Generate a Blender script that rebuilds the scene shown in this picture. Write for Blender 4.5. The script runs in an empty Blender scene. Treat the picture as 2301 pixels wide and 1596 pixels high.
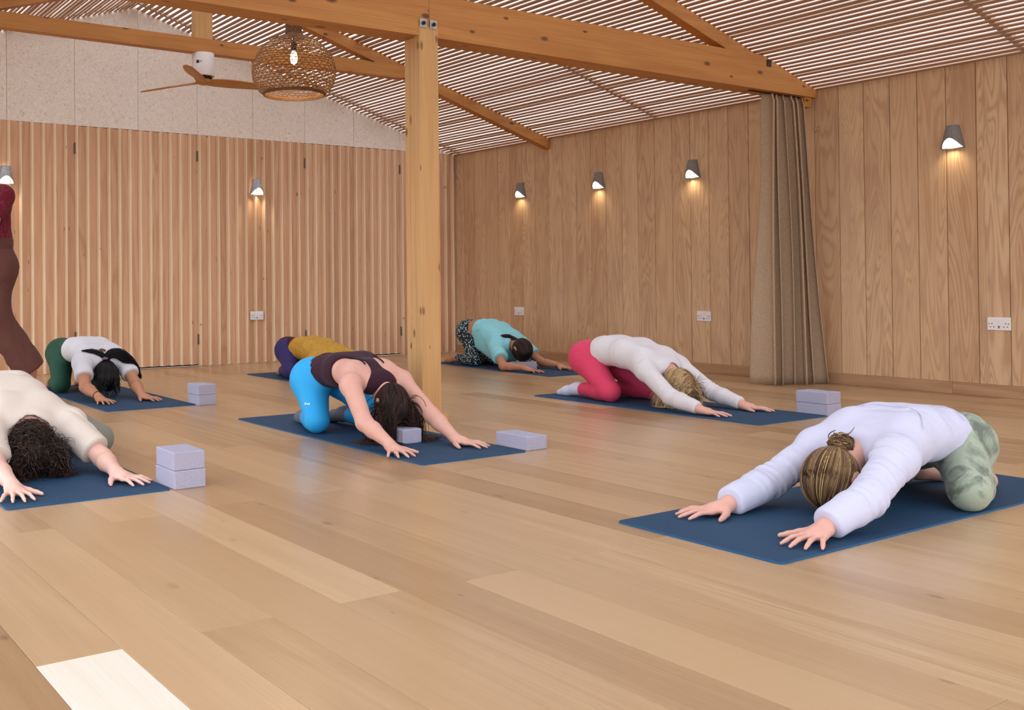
import bpy, bmesh, math, random
import numpy as np
from mathutils import Vector, Matrix

scene = bpy.context.scene
COL = scene.collection

# ---------------------------------------------------------------- camera
F_PX, PPX, PPY = 2281.8, 836.1, 610.8
IMG_W, IMG_H = 2301.0, 1596.0
ROLL, YAW, PITCH, CAM_Z = .00882, .5740, .01153, .793
_f0 = Vector((math.sin(YAW), math.cos(YAW), 0)); _r = Vector((math.cos(YAW), -math.sin(YAW), 0)); _u0 = Vector((0, 0, 1))
_f = _f0 * math.cos(PITCH) + _u0 * math.sin(PITCH)
_u = _u0 * math.cos(PITCH) - _f0 * math.sin(PITCH)
_cx = _r * math.cos(ROLL) - _u * math.sin(ROLL)
_cy = _r * math.sin(ROLL) + _u * math.cos(ROLL)
cam_data = bpy.data.cameras.new('camera')
cam_data.sensor_fit = 'HORIZONTAL'; cam_data.sensor_width = 36.0
cam_data.lens = F_PX / IMG_W * 36.0
cam_data.shift_x = (IMG_W / 2 - PPX) / IMG_W
cam_data.shift_y = -(IMG_H / 2 - PPY) / IMG_W
cam_data.clip_start = .05
cam = bpy.data.objects.new('camera', cam_data); COL.objects.link(cam)
cam.matrix_world = Matrix(((_cx.x, _cy.x, -_f.x, 0), (_cx.y, _cy.y, -_f.y, 0), (_cx.z, _cy.z, -_f.z, CAM_Z), (0, 0, 0, 1)))
scene.camera = cam

# ---------------------------------------------------------------- world, exposure
world = bpy.data.worlds.new('daylight'); scene.world = world
world.use_nodes = True
_bg = world.node_tree.nodes['Background']
_bg.inputs['Color'].default_value = (.85, .93, 1.03, 1)
_bg.inputs['Strength'].default_value = 3.5
scene.view_settings.view_transform = 'Standard'
scene.view_settings.look = 'None'
scene.view_settings.gamma = 1.0
scene.view_settings.exposure = 0.0
scene.view_settings.use_curve_mapping = False
scene.cycles.use_denoising = True
scene.cycles.max_bounces = 7
scene.cycles.diffuse_bounces = 3
scene.cycles.glossy_bounces = 2
scene.cycles.transmission_bounces = 2
scene.cycles.caustics_reflective = False
scene.cycles.caustics_refractive = False
scene.cycles.adaptive_threshold = .03
scene.cycles.sample_clamp_indirect = 8.0

# ---------------------------------------------------------------- helpers
random.seed(7)
RNG = np.random.default_rng(11)
ORG = {}

def tag(o, label=None, cat=None, group=None, kind=None):
    if label: o['label'] = label
    if cat: o['category'] = cat
    if group: o['group'] = group
    if kind: o['kind'] = kind
    return o

def empty(name, loc, label=None, cat=None, group=None, kind=None, rz=0):
    o = bpy.data.objects.new(name, None); COL.objects.link(o)
    o.location = loc; o.rotation_euler.z = rz; o.empty_display_size = .1
    ORG[o] = Vector(loc)
    return tag(o, label, cat, group, kind)

def mesh_data(name, verts, faces, mats, smooth=False):
    me = bpy.data.meshes.new(name)
    me.from_pydata([tuple(v) for v in verts], [], [tuple(f) for f in faces])
    for m in (mats if isinstance(mats, (list, tuple)) else [mats]): me.materials.append(m)
    if smooth: me.polygons.foreach_set('use_smooth', [True] * len(me.polygons))
    me.update()
    return me

def link(name, me, parent=None, loc=(0, 0, 0), rz=0):
    o = bpy.data.objects.new(name, me); COL.objects.link(o)
    o.location = loc; o.rotation_euler.z = rz
    if parent is not None: o.parent = parent
    return o

def obj(name, verts, faces, mats, parent=None, smooth=False, local=False):
    """verts in world coordinates (unless local); a parented part shares its parent's origin"""
    if parent is not None and not local:
        org = ORG[parent]; verts = [(v[0] - org.x, v[1] - org.y, v[2] - org.z) for v in verts]
    o = link(name, mesh_data(name, verts, faces, mats, smooth), parent)
    ORG[o] = ORG[parent] if parent is not None else Vector((0, 0, 0))
    return o

class MB:
    """collects simple solids into one mesh"""
    def __init__(s): s.v = []; s.f = []
    def add(s, v, f):
        n = len(s.v); s.v += [tuple(x) for x in v]; s.f += [tuple(i + n for i in q) for q in f]; return s
    def box(s, lo, hi, bev=0.0):
        x0, y0, z0 = lo; x1, y1, z1 = hi
        if bev <= 0:
            v = [(x0, y0, z0), (x1, y0, z0), (x1, y1, z0), (x0, y1, z0), (x0, y0, z1), (x1, y0, z1), (x1, y1, z1), (x0, y1, z1)]
            return s.add(v, [(0, 3, 2, 1), (4, 5, 6, 7), (0, 1, 5, 4), (1, 2, 6, 5), (2, 3, 7, 6), (3, 0, 4, 7)])
        bm = bmesh.new()
        bmesh.ops.create_cube(bm, size=1)
        for q in bm.verts: q.co = Vector((x0 + (q.co.x + .5) * (x1 - x0), y0 + (q.co.y + .5) * (y1 - y0), z0 + (q.co.z + .5) * (z1 - z0)))
        bmesh.ops.bevel(bm, geom=list(bm.edges), offset=bev, segments=2, affect='EDGES', profile=.5)
        bm.verts.index_update()
        s.add([q.co[:] for q in bm.verts], [[w.index for w in p.verts] for p in bm.faces]); bm.free()
        return s
    def tube(s, pts, rad, n=8, caps=True):
        pts = [Vector(p) for p in pts]
        rads = rad if hasattr(rad, '__len__') else [rad] * len(pts)
        up = Vector((0, 0, 1)); prev = None; base = len(s.v); m = len(pts)
        for i, p in enumerate(pts):
            t = (pts[min(i + 1, m - 1)] - pts[max(i - 1, 0)]).normalized()
            if prev is None:
                a = t.cross(up if abs(t.z) < .9 else Vector((1, 0, 0))).normalized()
            else:
                a = prev - t * prev.dot(t)
                a = a.normalized() if a.length > 1e-6 else t.orthogonal().normalized()
            prev = a; b = t.cross(a)
            for k in range(n):
                th = 2 * math.pi * k / n
                s.v.append(tuple(p + (a * math.cos(th) + b * math.sin(th)) * rads[i]))
        for i in range(m - 1):
            for k in range(n):
                k2 = (k + 1) % n
                s.f.append((base + i * n + k, base + i * n + k2, base + (i + 1) * n + k2, base + (i + 1) * n + k))
        if caps:
            s.f.append(tuple(base + k for k in range(n))[::-1]); s.f.append(tuple(base + (m - 1) * n + k for k in range(n)))
        return s
    def lathe(s, prof, n=32, c=(0, 0, 0), closed=False):
        base = len(s.v)
        for r, z in prof:
            for k in range(n):
                th = 2 * math.pi * k / n
                s.v.append((c[0] + r * math.cos(th), c[1] + r * math.sin(th), c[2] + z))
        m = len(prof)
        for i in range(m - 1 if not closed else m):
            j = (i + 1) % m
            for k in range(n):
                k2 = (k + 1) % n
                s.f.append((base + i * n + k, base + i * n + k2, base + j * n + k2, base + j * n + k))
        return s
    def prism(s, poly, lo, hi, axis='z'):
        """poly: 2d points; extruded along axis from lo to hi"""
        n = len(poly); base = len(s.v)
        for q in (lo, hi):
            for a, b in poly:
                s.v.append({'z': (a, b, q), 'y': (a, q, b), 'x': (q, a, b)}[axis])
        for k in range(n):
            k2 = (k + 1) % n
            s.f.append((base + k, base + k2, base + n + k2, base + n + k))
        s.f.append(tuple(base + k for k in range(n))[::-1]); s.f.append(tuple(base + n + k for k in range(n)))
        return s
    def build(s, name, mats, parent=None, smooth=False, local=False):
        return obj(name, s.v, s.f, mats, parent, smooth, local)

def fix_normals(o):
    bm = bmesh.new(); bm.from_mesh(o.data); bmesh.ops.recalc_face_normals(bm, faces=bm.faces); bm.to_mesh(o.data); bm.free()
    return o

# ---------------------------------------------------------------- materials
def srgb(r, g, b):
    def c(x):
        x /= 255.0
        return x / 12.92 if x <= .04045 else ((x + .055) / 1.055) ** 2.4
    return (c(r), c(g), c(b), 1)

class NT:
    def __init__(s, name):
        s.m = bpy.data.materials.new(name); s.m.use_nodes = True
        s.t = s.m.node_tree; s.p = s.t.nodes['Principled BSDF']
    def n(s, kind, **kw):
        q = s.t.nodes.new(kind)
        for k, v in kw.items():
            if k in q.inputs: q.inputs[k].default_value = v
            else: setattr(q, k, v)
        return q
    def l(s, a, b): s.t.links.new(a, b)
    def math(s, op, a, b=None, c=None):
        q = s.t.nodes.new('ShaderNodeMath'); q.operation = op
        for i, x in enumerate((a, b, c)):
            if x is None: continue
            if isinstance(x, (int, float)): q.inputs[i].default_value = x
            else: s.l(x, q.inputs[i])
        return q.outputs[0]
    def vmath(s, op, a, b):
        q = s.t.nodes.new('ShaderNodeVectorMath'); q.operation = op
        for i, x in enumerate((a, b)):
            if isinstance(x, (tuple, list)): q.inputs[i].default_value = x
            else: s.l(x, q.inputs[i])
        return q.outputs[0]
    def mix(s, fac, a, b, mode='MIX'):
        q = s.t.nodes.new('ShaderNodeMix'); q.data_type = 'RGBA'; q.blend_type = mode; q.clamp_factor = True
        for sock, x in ((q.inputs[0], fac), (q.inputs[6], a), (q.inputs[7], b)):
            if isinstance(x, (int, float)): sock.default_value = x
            elif isinstance(x, tuple): sock.default_value = x
            else: s.l(x, sock)
        return q.outputs[2]
    def ramp(s, fac, stops, interp='LINEAR'):
        q = s.t.nodes.new('ShaderNodeValToRGB'); s.l(fac, q.inputs[0]); e = q.color_ramp.elements
        q.color_ramp.interpolation = interp
        while len(e) < len(stops): e.new(.5)
        for i, (p, c) in enumerate(stops):
            e[i].position = p; e[i].color = c if len(c) == 4 else (*c, 1)
        return q.outputs[0]
    def noise(s, vec, scale, detail=3, rough=.55, dist=0.0):
        q = s.n('ShaderNodeTexNoise', Scale=scale, Detail=detail, Roughness=rough, Distortion=dist)
        if vec is not None: s.l(vec, q.inputs['Vector'])
        return q.outputs[0]
    def coords(s, scale=(1, 1, 1), rand=True, kind='Object'):
        tc = s.n('ShaderNodeTexCoord'); v = tc.outputs[kind]
        if rand:
            oi = s.n('ShaderNodeObjectInfo')
            off = s.vmath('MULTIPLY', s.comb(oi.outputs['Random']), (37.0, 53.0, 71.0))
            v = s.vmath('ADD', v, off)
        return s.vmath('MULTIPLY', v, scale)
    def comb(s, x):
        q = s.n('ShaderNodeCombineXYZ')
        for i in range(3): s.l(x, q.inputs[i])
        return q.outputs[0]
    def rand(s): return s.n('ShaderNodeObjectInfo').outputs['Random']
    def bump(s, h, strength, dist=.01):
        q = s.n('ShaderNodeBump', Strength=strength, Distance=dist); s.l(h, q.inputs['Height']); s.l(q.outputs[0], s.p.inputs['Normal'])
    def base(s, c):
        if isinstance(c, tuple): s.p.inputs['Base Color'].default_value = c
        else: s.l(c, s.p.inputs['Base Color'])
    def set(s, **kw):
        for k, v in kw.items(): s.p.inputs[k.replace('_', ' ')].default_value = v
        return s.m

G4 = lambda x: (x, x, x, 1)

def plain(name, col, rough=.6, metal=0.0, noise=.0, spec=.5):
    t = NT(name)
    if noise:
        v = t.coords(rand=True); n = t.noise(v, 60, 3)
        t.base(t.mix(t.math('MULTIPLY', n, noise), col, tuple(c * .55 for c in col[:3]) + (1,)))
    else: t.base(col)
    return t.set(Roughness=rough, Metallic=metal, Specular_IOR_Level=spec)

def wood(name, light, mid, dark, axis, figure=1.0, streak=1.0, rough=.55, knots=0.0, tone=.25, spec=.4, bumpv=0.0, fig_scale=1.0, fig_freq=34.0, kscale=8.0, fig_detail=1.5, fig_dist=.35, patch=None):
    """axis: index of the grain direction in object coordinates"""
    t = NT(name)
    def sc(a, b):
        v = [a, a, a]; v[axis] = b; return tuple(v)
    v0 = t.coords((1, 1, 1))
    c = light
    strk = t.noise(t.vmath('MULTIPLY', v0, sc(26.0, .9)), 1.0, 3, .62, .2)
    if figure > .05:
        broad = t.noise(t.vmath('MULTIPLY', v0, sc(5.0 * fig_scale, .55 * fig_scale)), 1.0, fig_detail, .45, fig_dist)
        lines = t.math('SINE', t.math('MULTIPLY', broad, fig_freq))
        lines = t.math('POWER', t.math('MULTIPLY_ADD', lines, .5, .5), 2.2)
        c = t.mix(t.math('MULTIPLY', lines, .7 * figure), c, mid)
        c = t.mix(t.math('MULTIPLY', t.math('SUBTRACT', broad, .5), 1.6 * figure), c, mid)
    if patch:
        pn = t.noise(t.vmath('MULTIPLY', v0, sc(7.0, 1.6)), 1.0, 2, .6, 1.2)
        c = t.mix(t.math('MULTIPLY', t.math('SUBTRACT', pn, .53), 4.5), c, patch)
    c = t.mix(t.math('MULTIPLY', t.math('SUBTRACT', strk, .42), 2.2 * streak), c, mid)
    fine = t.noise(t.vmath('MULTIPLY', v0, sc(150.0, 2.2)), 1.0, 2, .6)
    c = t.mix(t.math('MULTIPLY', t.math('SUBTRACT', fine, .5), 1.7 * streak), c, dark)
    if knots:
        vo = t.n('ShaderNodeTexVoronoi', Scale=1.0, Randomness=.9); vo.voronoi_dimensions = '2D'
        sx = t.n('ShaderNodeSeparateXYZ'); t.l(v0, sx.inputs[0]); cb = t.n('ShaderNodeCombineXYZ')
        oth = [i for i in range(3) if i != axis]
        t.l(t.math('MULTIPLY', sx.outputs[axis], kscale * .45), cb.inputs[0]); t.l(t.math('MULTIPLY', t.math('ADD', sx.outputs[oth[0]], sx.outputs[oth[1]]), kscale), cb.inputs[1])
        t.l(cb.outputs[0], vo.inputs['Vector'])
        sepc = t.n('ShaderNodeSeparateColor'); t.l(vo.outputs['Color'], sepc.inputs[0])
        on = t.math('GREATER_THAN', sepc.outputs[0], 1 - knots)
        kd = t.math('DIVIDE', vo.outputs['Distance'], t.math('MULTIPLY_ADD', sepc.outputs[1], .11, .04))
        kd = t.math('ADD', kd, t.math('MULTIPLY', strk, .5))
        kf = t.math('MULTIPLY', t.math('MULTIPLY', t.math('SUBTRACT', 1.3, kd), 1.7), on)
        c = t.mix(kf, c, tuple(x * .45 for x in dark[:3]) + (1,))
    r = t.rand()
    c = t.mix(t.math('MULTIPLY', r, tone), c, mid)
    r2 = t.math('FRACT', t.math('MULTIPLY', r, 7.31))
    c = t.mix(t.math('MULTIPLY', r2, tone * .8), c, tuple(min(1, x * 1.22) for x in light[:3]) + (1,))
    t.base(c)
    if bumpv: t.bump(fine, bumpv, .002)
    return t.set(Roughness=rough, Specular_IOR_Level=spec)

M = {}
M['floor'] = wood('oak_floor', srgb(188, 155, 117), srgb(150, 111, 73), srgb(108, 74, 47), 1, figure=.5, streak=1.05, rough=.28, tone=.75, spec=.55, knots=.07, kscale=9.0, fig_freq=26)
M['floor_pale'] = wood('pale_new_plank', srgb(226, 216, 200), srgb(212, 198, 176), srgb(196, 180, 152), 1, figure=.3, streak=.5, rough=.3, tone=.1)
M['ply'] = wood('fir_plywood', srgb(219, 184, 145), srgb(178, 129, 89), srgb(152, 105, 71), 2, figure=.8, streak=.45, rough=.6, tone=.35, fig_freq=120, fig_scale=1.0, fig_detail=2.2, fig_dist=.9, patch=srgb(186, 149, 120))
M['skirt'] = wood('skirting_oak', srgb(188, 148, 110), srgb(160, 116, 82), srgb(132, 92, 64), 1, figure=1.0, streak=.7, rough=.5, tone=.2)
M['batten'] = wood('larch_batten', srgb(232, 190, 156), srgb(196, 144, 108), srgb(160, 108, 76), 2, figure=.9, streak=.8, rough=.6, tone=.55, knots=.10, kscale=9, fig_freq=46, fig_detail=2.5)
M['batten_lit_edge'] = wood('larch_lit_edge', srgb(240, 212, 176), srgb(224, 188, 148), srgb(196, 150, 112), 2, figure=.2, streak=.5, rough=.6, tone=.25, knots=.06, kscale=9)  # left-facing facets: pale edge wood, with light from the left painted into its colour
M['beam'] = wood('orange_pine_beam', srgb(198, 135, 68), srgb(167, 103, 46), srgb(112, 66, 28), 0, figure=.5, streak=.9, rough=.5, knots=.32, tone=.12, kscale=7.5)
M['post'] = wood('pine_post', srgb(212, 164, 108), srgb(188, 136, 80), srgb(140, 92, 50), 2, figure=.4, streak=.9, rough=.55, knots=.42, tone=.3, kscale=9)
M['slat'] = wood('ceiling_slat', srgb(184, 152, 133), srgb(168, 133, 115), srgb(142, 109, 93), 1, figure=.0, streak=.5, rough=.8, tone=.35, spec=.2)
M['dark_wood'] = plain('dark_recess', srgb(70, 46, 32), .8)
M['steel'] = plain('galvanised_steel', srgb(190, 190, 186), .35, .85, .3)
M['bolt'] = plain('dark_bolt', srgb(60, 58, 58), .4, .8)
M['hinge'] = plain('hinge_steel', srgb(120, 100, 84), .4, .7)
M['white_plastic'] = plain('white_plastic', srgb(236, 228, 226), .35)
M['black_hole'] = plain('black_slot', srgb(18, 16, 16), .6)
M['ground'] = plain('outdoor_paving', srgb(150, 148, 140), .9, noise=.4)

t = NT('wood_wool_board')
v = t.coords((1, 1, 1))
w1 = t.noise(v, 46, 4, .75, 1.5); w2 = t.noise(v, 3.0, 3); w3 = t.noise(v, 120, 2, .6, 2.0)
c = t.ramp(w1, [(.30, srgb(168, 138, 116)), (.41, srgb(240, 224, 208)), (.58, srgb(252, 242, 230)), (.75, srgb(255, 250, 242))])
c = t.mix(t.math('MULTIPLY', t.math('SUBTRACT', w3, .55), 3.0), c, srgb(200, 172, 152))
c = t.mix(t.math('MULTIPLY', w2, .35), c, srgb(244, 222, 206))
t.base(c); t.bump(w1, .5, .006); M['woodwool'] = t.set(Roughness=.95, Specular_IOR_Level=.1)

t = NT('brushed_concrete')
v = t.coords((1, 1, 1)); w1 = t.noise(v, 60, 4)
t.base(t.ramp(w1, [(.3, srgb(116, 108, 103)), (.7, srgb(130, 122, 116))])); t.bump(w1, .1, .002)
M['lamp_shell'] = t.set(Roughness=.55)
t = NT('brushed_steel_shade')
v = t.coords((1, 1, 1)); w1 = t.noise(v, 40, 4)
t.base(t.ramp(w1, [(.3, srgb(150, 152, 155)), (.7, srgb(190, 192, 194))])); M['lamp_shell_silver'] = t.set(Roughness=.4, Metallic=.5)

def emit(name, col, strength):
    t = NT(name); t.base(col)
    t.p.inputs['Emission Color'].default_value = col; t.p.inputs['Emission Strength'].default_value = strength
    return t.set(Roughness=.6)
M['lamp_glow'] = emit('lamp_glow', (1.0, .95, .80, 1), 1.1)
M['bulb'] = emit('bulb_glow', (1.0, .82, .5, 1), 14.0)

# ---------------------------------------------------------------- room dimensions
XR, XL, YB, YF = 7.16, -.46, 9.32, -2.6
EAVE, SLOPE, XRIDGE = 2.255, .31, 3.35
def ceil_z(x): return EAVE + SLOPE * (min(x, 2 * XRIDGE - x) * -1 + XR) if False else EAVE + SLOPE * (XR - XRIDGE - abs(x - XRIDGE))

# floor -----------------------------------------------------------------
m = MB().box((XL, YF, -.06), (XR + .1, YB + .1, -.022))
floor = m.build('floor', M['dark_wood']); tag(floor, 'oak plank floor of the studio', kind='structure')
PW = .185
def plank(x0, x1, y0, y1, mat):
    b, z, d = .0009, 0.0, .0005
    v = [(x0, y0, -.02), (x1, y0, -.02), (x1, y1, -.02), (x0, y1, -.02),
         (x0, y0, z - d), (x1, y0, z - d), (x1, y1, z - d), (x0, y1, z - d),
         (x0 + b, y0 + b, z), (x1 - b, y0 + b, z), (x1 - b, y1 - b, z), (x0 + b, y1 - b, z)]
    cx, cy = (x0 + x1) / 2, (y0 + y1) / 2
    v = [(a - cx, q - cy, c) for a, q, c in v]
    f = [(0, 1, 5, 4), (1, 2, 6, 5), (2, 3, 7, 6), (3, 0, 4, 7), (4, 5, 9, 8), (5, 6, 10, 9), (6, 7, 11, 10), (7, 4, 8, 11), (8, 9, 10, 11)]
    o = link('plank', mesh_data('plank', v, f, mat), floor, (cx, cy, 0)); return o
k0 = int(math.floor((XL - .56) / PW))
k = k0
while .56 + k * PW < XR:
    x0, x1 = max(XL, .56 + k * PW), min(XR, .56 + (k + 1) * PW)
    base = (2.17 if k % 2 == 0 else 3.37) + (random.uniform(-.03, .03) if k not in (0, 1, 2, 4) else 0)
    ys = [YF] + sorted(y for y in (base + 2.4 * j for j in range(-4, 5)) if YF + .15 < y < YB - .15) + [YB]
    for a, b in zip(ys[:-1], ys[1:]):
        g = .0004
        o = plank(x0 + g, x1 - g, a + g, b - g, M['floor_pale'] if (k == 0 and a < 2.0 < b) else M['floor'])
        if k == 0 and a < 2.0 < b: o['label'] = 'pale replaced floor plank'
    k += 1

# right wall -------------------------------------------------------------
m = MB().box((XR + .012, YF, 0), (XR + .1, YB + .1, EAVE + .05))
wall_right = m.build('wall_right', M['dark_wood']); tag(wall_right, 'wall of vertical grooved fir plywood boards', kind='structure')
bw, g = .2, .0035
poly = [(-.1 + .0012, .02), (-.1 + .0012, .006), (-.1 + .0012 + g, 0), (.1 - .0012 - g, 0), (.1 - .0012, .006), (.1 - .0012, .02)]
prof = [(XR + b, a) for a, b in poly]
mm = MB(); mm.prism([(b, a) for a, b in poly], 0, EAVE + .03 - .082, 'z')
board_mesh = mesh_data('board', mm.v, mm.f, M['ply'])
y = 9.137
ys = []
while y > YF: ys.append(y); y -= .2
for y in ys:
    link('board', board_mesh, wall_right, (XR, y - .1, .082))
mm = MB(); mm.prism([(b, a) for a, b in poly], 0, EAVE + .03 - .082, 'z')
link('board', board_mesh, wall_right, (XR, 9.237, .082))
# skirting boards of the right wall
skx = [(9.32, 7.3), (7.3, 5.0), (5.0, 3.71), (3.71, 1.4), (1.4, YF)]
base_right = empty('baseboard_right', (XR, 4, 0), 'oak skirting board along the plywood wall', kind='structure')
for a, b in skx:
    MB().box((XR - .016, b + .0006, .0), (XR + .012, a - .0006, .081), .002).build('skirting_length', M['skirt'], base_right)

# back wall --------------------------------------------------------------
SLAT_TOP = 2.27
NAPEX = EAVE + SLOPE * (XR - XRIDGE)
mm = MB().prism([(XL, 0), (XR + .1, 0), (XR + .1, EAVE), (XRIDGE, NAPEX + .02), (XL, EAVE)], YB + .03, YB + .1, 'y')
wall_back = mm.build('wall_back', M['dark_wood']); tag(wall_back, 'gable wall of timber battens below pale wood-wool boards', kind='structure')
# wood wool boards
xs = [2.777 + .604 * i for i in range(-6, 9)]
xs = [XL] + [x for x in xs if XL + .1 < x < XR - .1] + [XR]
for a, b in zip(xs[:-1], xs[1:]):
    a2, b2 = a + .0015, b - .0015
    pts = [(a2, SLAT_TOP + .002), (b2, SLAT_TOP + .002), (b2, ceil_z(b2) + .015)]
    if a2 < XRIDGE < b2: pts.append((XRIDGE, ceil_z(XRIDGE) + .015))
    pts.append((a2, ceil_z(a2) + .015))
    cx = (a + b) / 2
    mm = MB().prism([(p - cx, q) for p, q in pts], -.012, .028, 'y')
    link('wood_wool_board', mesh_data('wood_wool_board', mm.v, mm.f, M['woodwool']), wall_back, (cx, YB, 0))
# battens: saw-tooth section, ridge on the left, sloping away to the right
def batten_mesh(z0, z1, name='batten'):
    P = .1006
    sec = [(0, .03), (0, -.002), (.011, -.040), (.018, -.0425), (.026, -.042), (.060, -.022), (P - .0012, -.003), (P - .0012, .03)]
    mm = MB().prism(sec, z0, z1, 'z')
    me = fixmesh(mesh_data(name, mm.v, mm.f, [M['batten'], M['batten_lit_edge']]))
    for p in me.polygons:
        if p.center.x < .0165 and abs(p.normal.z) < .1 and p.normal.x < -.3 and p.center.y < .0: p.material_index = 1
    return me
def fixmesh(me):
    bm = bmesh.new(); bm.from_mesh(me); bmesh.ops.recalc_face_normals(bm, faces=bm.faces); bm.to_mesh(me); bm.free(); return me
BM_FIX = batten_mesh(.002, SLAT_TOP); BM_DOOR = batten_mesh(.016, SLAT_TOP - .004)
DOORS = [(2.777, 'door_1'), (3.381, 'door_2'), (5.193, 'door_3'), (5.797, 'door_4')]
doors = {}
for x, nm in DOORS:
    d = MB().box((x + .003, YB + .005, .016), (x + .601, YB + .029, SLAT_TOP - .004)).build(nm, M['dark_wood'])
    doors[nm] = d; ORG[d] = Vector((0, 0, 0))
    which = {'door_1': 'batten-faced folding door leaf behind the person in green leggings',
             'door_2': 'batten-faced folding door leaf beside the fixed panel with the wall lamp and socket',
             'door_3': 'batten-faced folding door leaf right of the fixed panel with lamp and socket',
             'door_4': 'batten-faced folding door leaf beside the timber post, nearest the corner'}[nm]
    tag(d, which, kind='structure')
nb = 0
x = 2.777 - .604 * 6
while x < XR - .02:
    own = None
    for dx, nm in DOORS:
        if dx - .01 < x < dx + .604 - .05: own = doors[nm]
    xx = x
    if x > XL - .001:
        off = .0025 if own else 0
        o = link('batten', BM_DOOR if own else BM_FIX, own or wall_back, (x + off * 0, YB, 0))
        nb += 1
    x += .604 / 6
for x, nm, zz in ((2.777, 'door_1', (2.06, .32)), (3.985, 'door_2', (2.06, .26)), (5.193, 'door_3', (2.06, .26)), (6.401, 'door_4', (2.06, .26))):
    for z in zz:
        mm = MB().tube([(x - .002, YB - .012, z - .05), (x - .002, YB - .012, z + .05)], .007, 8)
        mm.box((x - .012, YB - .008, z - .05), (x + .009, YB - .004, z + .05))
        mm.build('hinge', M['hinge'], doors[nm])

# ceiling ----------------------------------------------------------------
mm = MB()
mm.box((XRIDGE - .03, YF, NAPEX + .03), (XRIDGE + .03, YB + .1, NAPEX + .2))
ceiling = mm.build('ceiling', M['beam']); tag(ceiling, 'pitched slatted ceiling with daylight between the slats', kind='structure')
run = XR - XRIDGE; L = math.hypot(run, SLOPE * run); ang = math.atan(SLOPE)
pitch = .0525
ns = int(L / pitch)
mm = MB().box((-.5, 0, 0), (.5, YB - YF + .02, .014)); unit = None
slat_meshes = {}
def slat_mesh(w):
    w = round(w, 4)
    if w not in slat_meshes:
        mm = MB().box((-w / 2, -(YB - YF) / 2, 0), (w / 2, (YB - YF) / 2, .009))
        slat_meshes[w] = mesh_data('slat', mm.v, mm.f, M['slat'])
    return slat_meshes[w]
rs = random.Random(3)
for side in (1, -1):
    for i in range(ns + 1):
        s = .012 + i * pitch + rs.uniform(-.003, .003)
        if s > L - .01: break
        w = rs.choice([.0345, .0345, .037, .032])
        if i in (0,): w = .040
        if rs.random() < .05: w = .046
        x = XRIDGE + side * (run - s * math.cos(ang))
        z = EAVE + s * math.sin(ang)
        o = link('slat', slat_mesh(w), ceiling, (x, (YB + YF) / 2, z))
        o.rotation_euler = (0, side * ang, rs.uniform(-.0004, .0004))
# thin battens on top of the slats
for yy in (-1.3, .2, 1.7, 3.22, 6.3, 9.2):
    for side in (1, -1):
        x0, x1 = XRIDGE, XRIDGE + side * (run + .1)
        z0, z1 = NAPEX + .012, EAVE + .012 - SLOPE * .1
        fix_normals(MB().prism([(x0, z0), (x1, z1), (x1, z1 + .03), (x0, z0 + .03)], yy - .02, yy + .02, 'y').build('counter_batten', M['slat'], ceiling))
# outside ground and the glazed side's timber frame ---------------------
g = MB().box((-30, -30, -.2), (40, 40, -.1)).build('ground', M['ground']); tag(g, 'paved ground outside the studio', kind='structure')
mm = MB()
y = YF
while y < YB + .05:
    mm.box((XL - .08, y - .035, -.05), (XL, y + .035, 2.1)); y += 1.49
mm.box((XL - .08, YF, 2.1), (XL, YB + .1, EAVE))
wl = mm.build('wall_left', M['post']); tag(wl, 'open glazed side framed by timber posts', kind='structure')

# ---------------------------------------------------------------- roof trusses
def zc(x): return ceil_z(x) - .004
tr = empty('roof_truss', (3.35, 4.78, 2.2), 'deep orange pine truss carried by the timber post, low tie beam', 'roof truss', 'roof trusses')
xs_ = 3.447
xe = XR - .012
xi = XR - (2.455 - EAVE + .004) / SLOPE
MB().prism([(xs_ + .001, 2.208), (xe, 2.196), (xe, zc(xe)), (xi, 2.452), (xs_ + .001, 2.455)], 4.703, 4.868, 'y').build('tie_beam', M['beam'], tr)
xl = XL + .0
MB().prism([(xs_ - .001, 2.208), (xs_ - .001, 2.455), (2 * XRIDGE - xi, 2.455), (xl, zc(xl)), (xl, 2.2)], 4.703, 4.868, 'y').build('tie_beam', M['beam'], tr)
for o in tr.children: fix_normals(o)
def rafter_pair(par, y0, y1, d, x_end):
    for s in (1, -1):
        a, b = XRIDGE + s * .0, XRIDGE + s * (x_end - XRIDGE)
        fix_normals(MB().prism([(a, zc(a)), (b, zc(b)), (b, zc(b) - d), (a, zc(a) - d)], y0, y1, 'y').build('rafter', M['beam'], par))
rafter_pair(tr, 4.742, 4.822, .105, 6.55)
MB().box((3.28, 4.75, 2.456), (3.42, 4.83, NAPEX - .12)).build('king_post', M['post'], tr)
MB().box((7.02, 4.72, 2.12), (7.105, 4.80, 2.2), .003).build('corbel', M['beam'], tr)
# small brackets on the tie beam face
b = MB().box((6.535, 4.699, 2.375), (6.585, 4.7035, 2.425)); b.build('bracket', M['bolt'], tr)
for xx in (4.94, 5.62):
    MB().tube([(xx, 4.72, 2.45), (xx + .004, 4.715, 2.475), (xx - .006, 4.712, 2.49)], .0015, 5).build('wire_hook', M['bolt'], tr)

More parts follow.
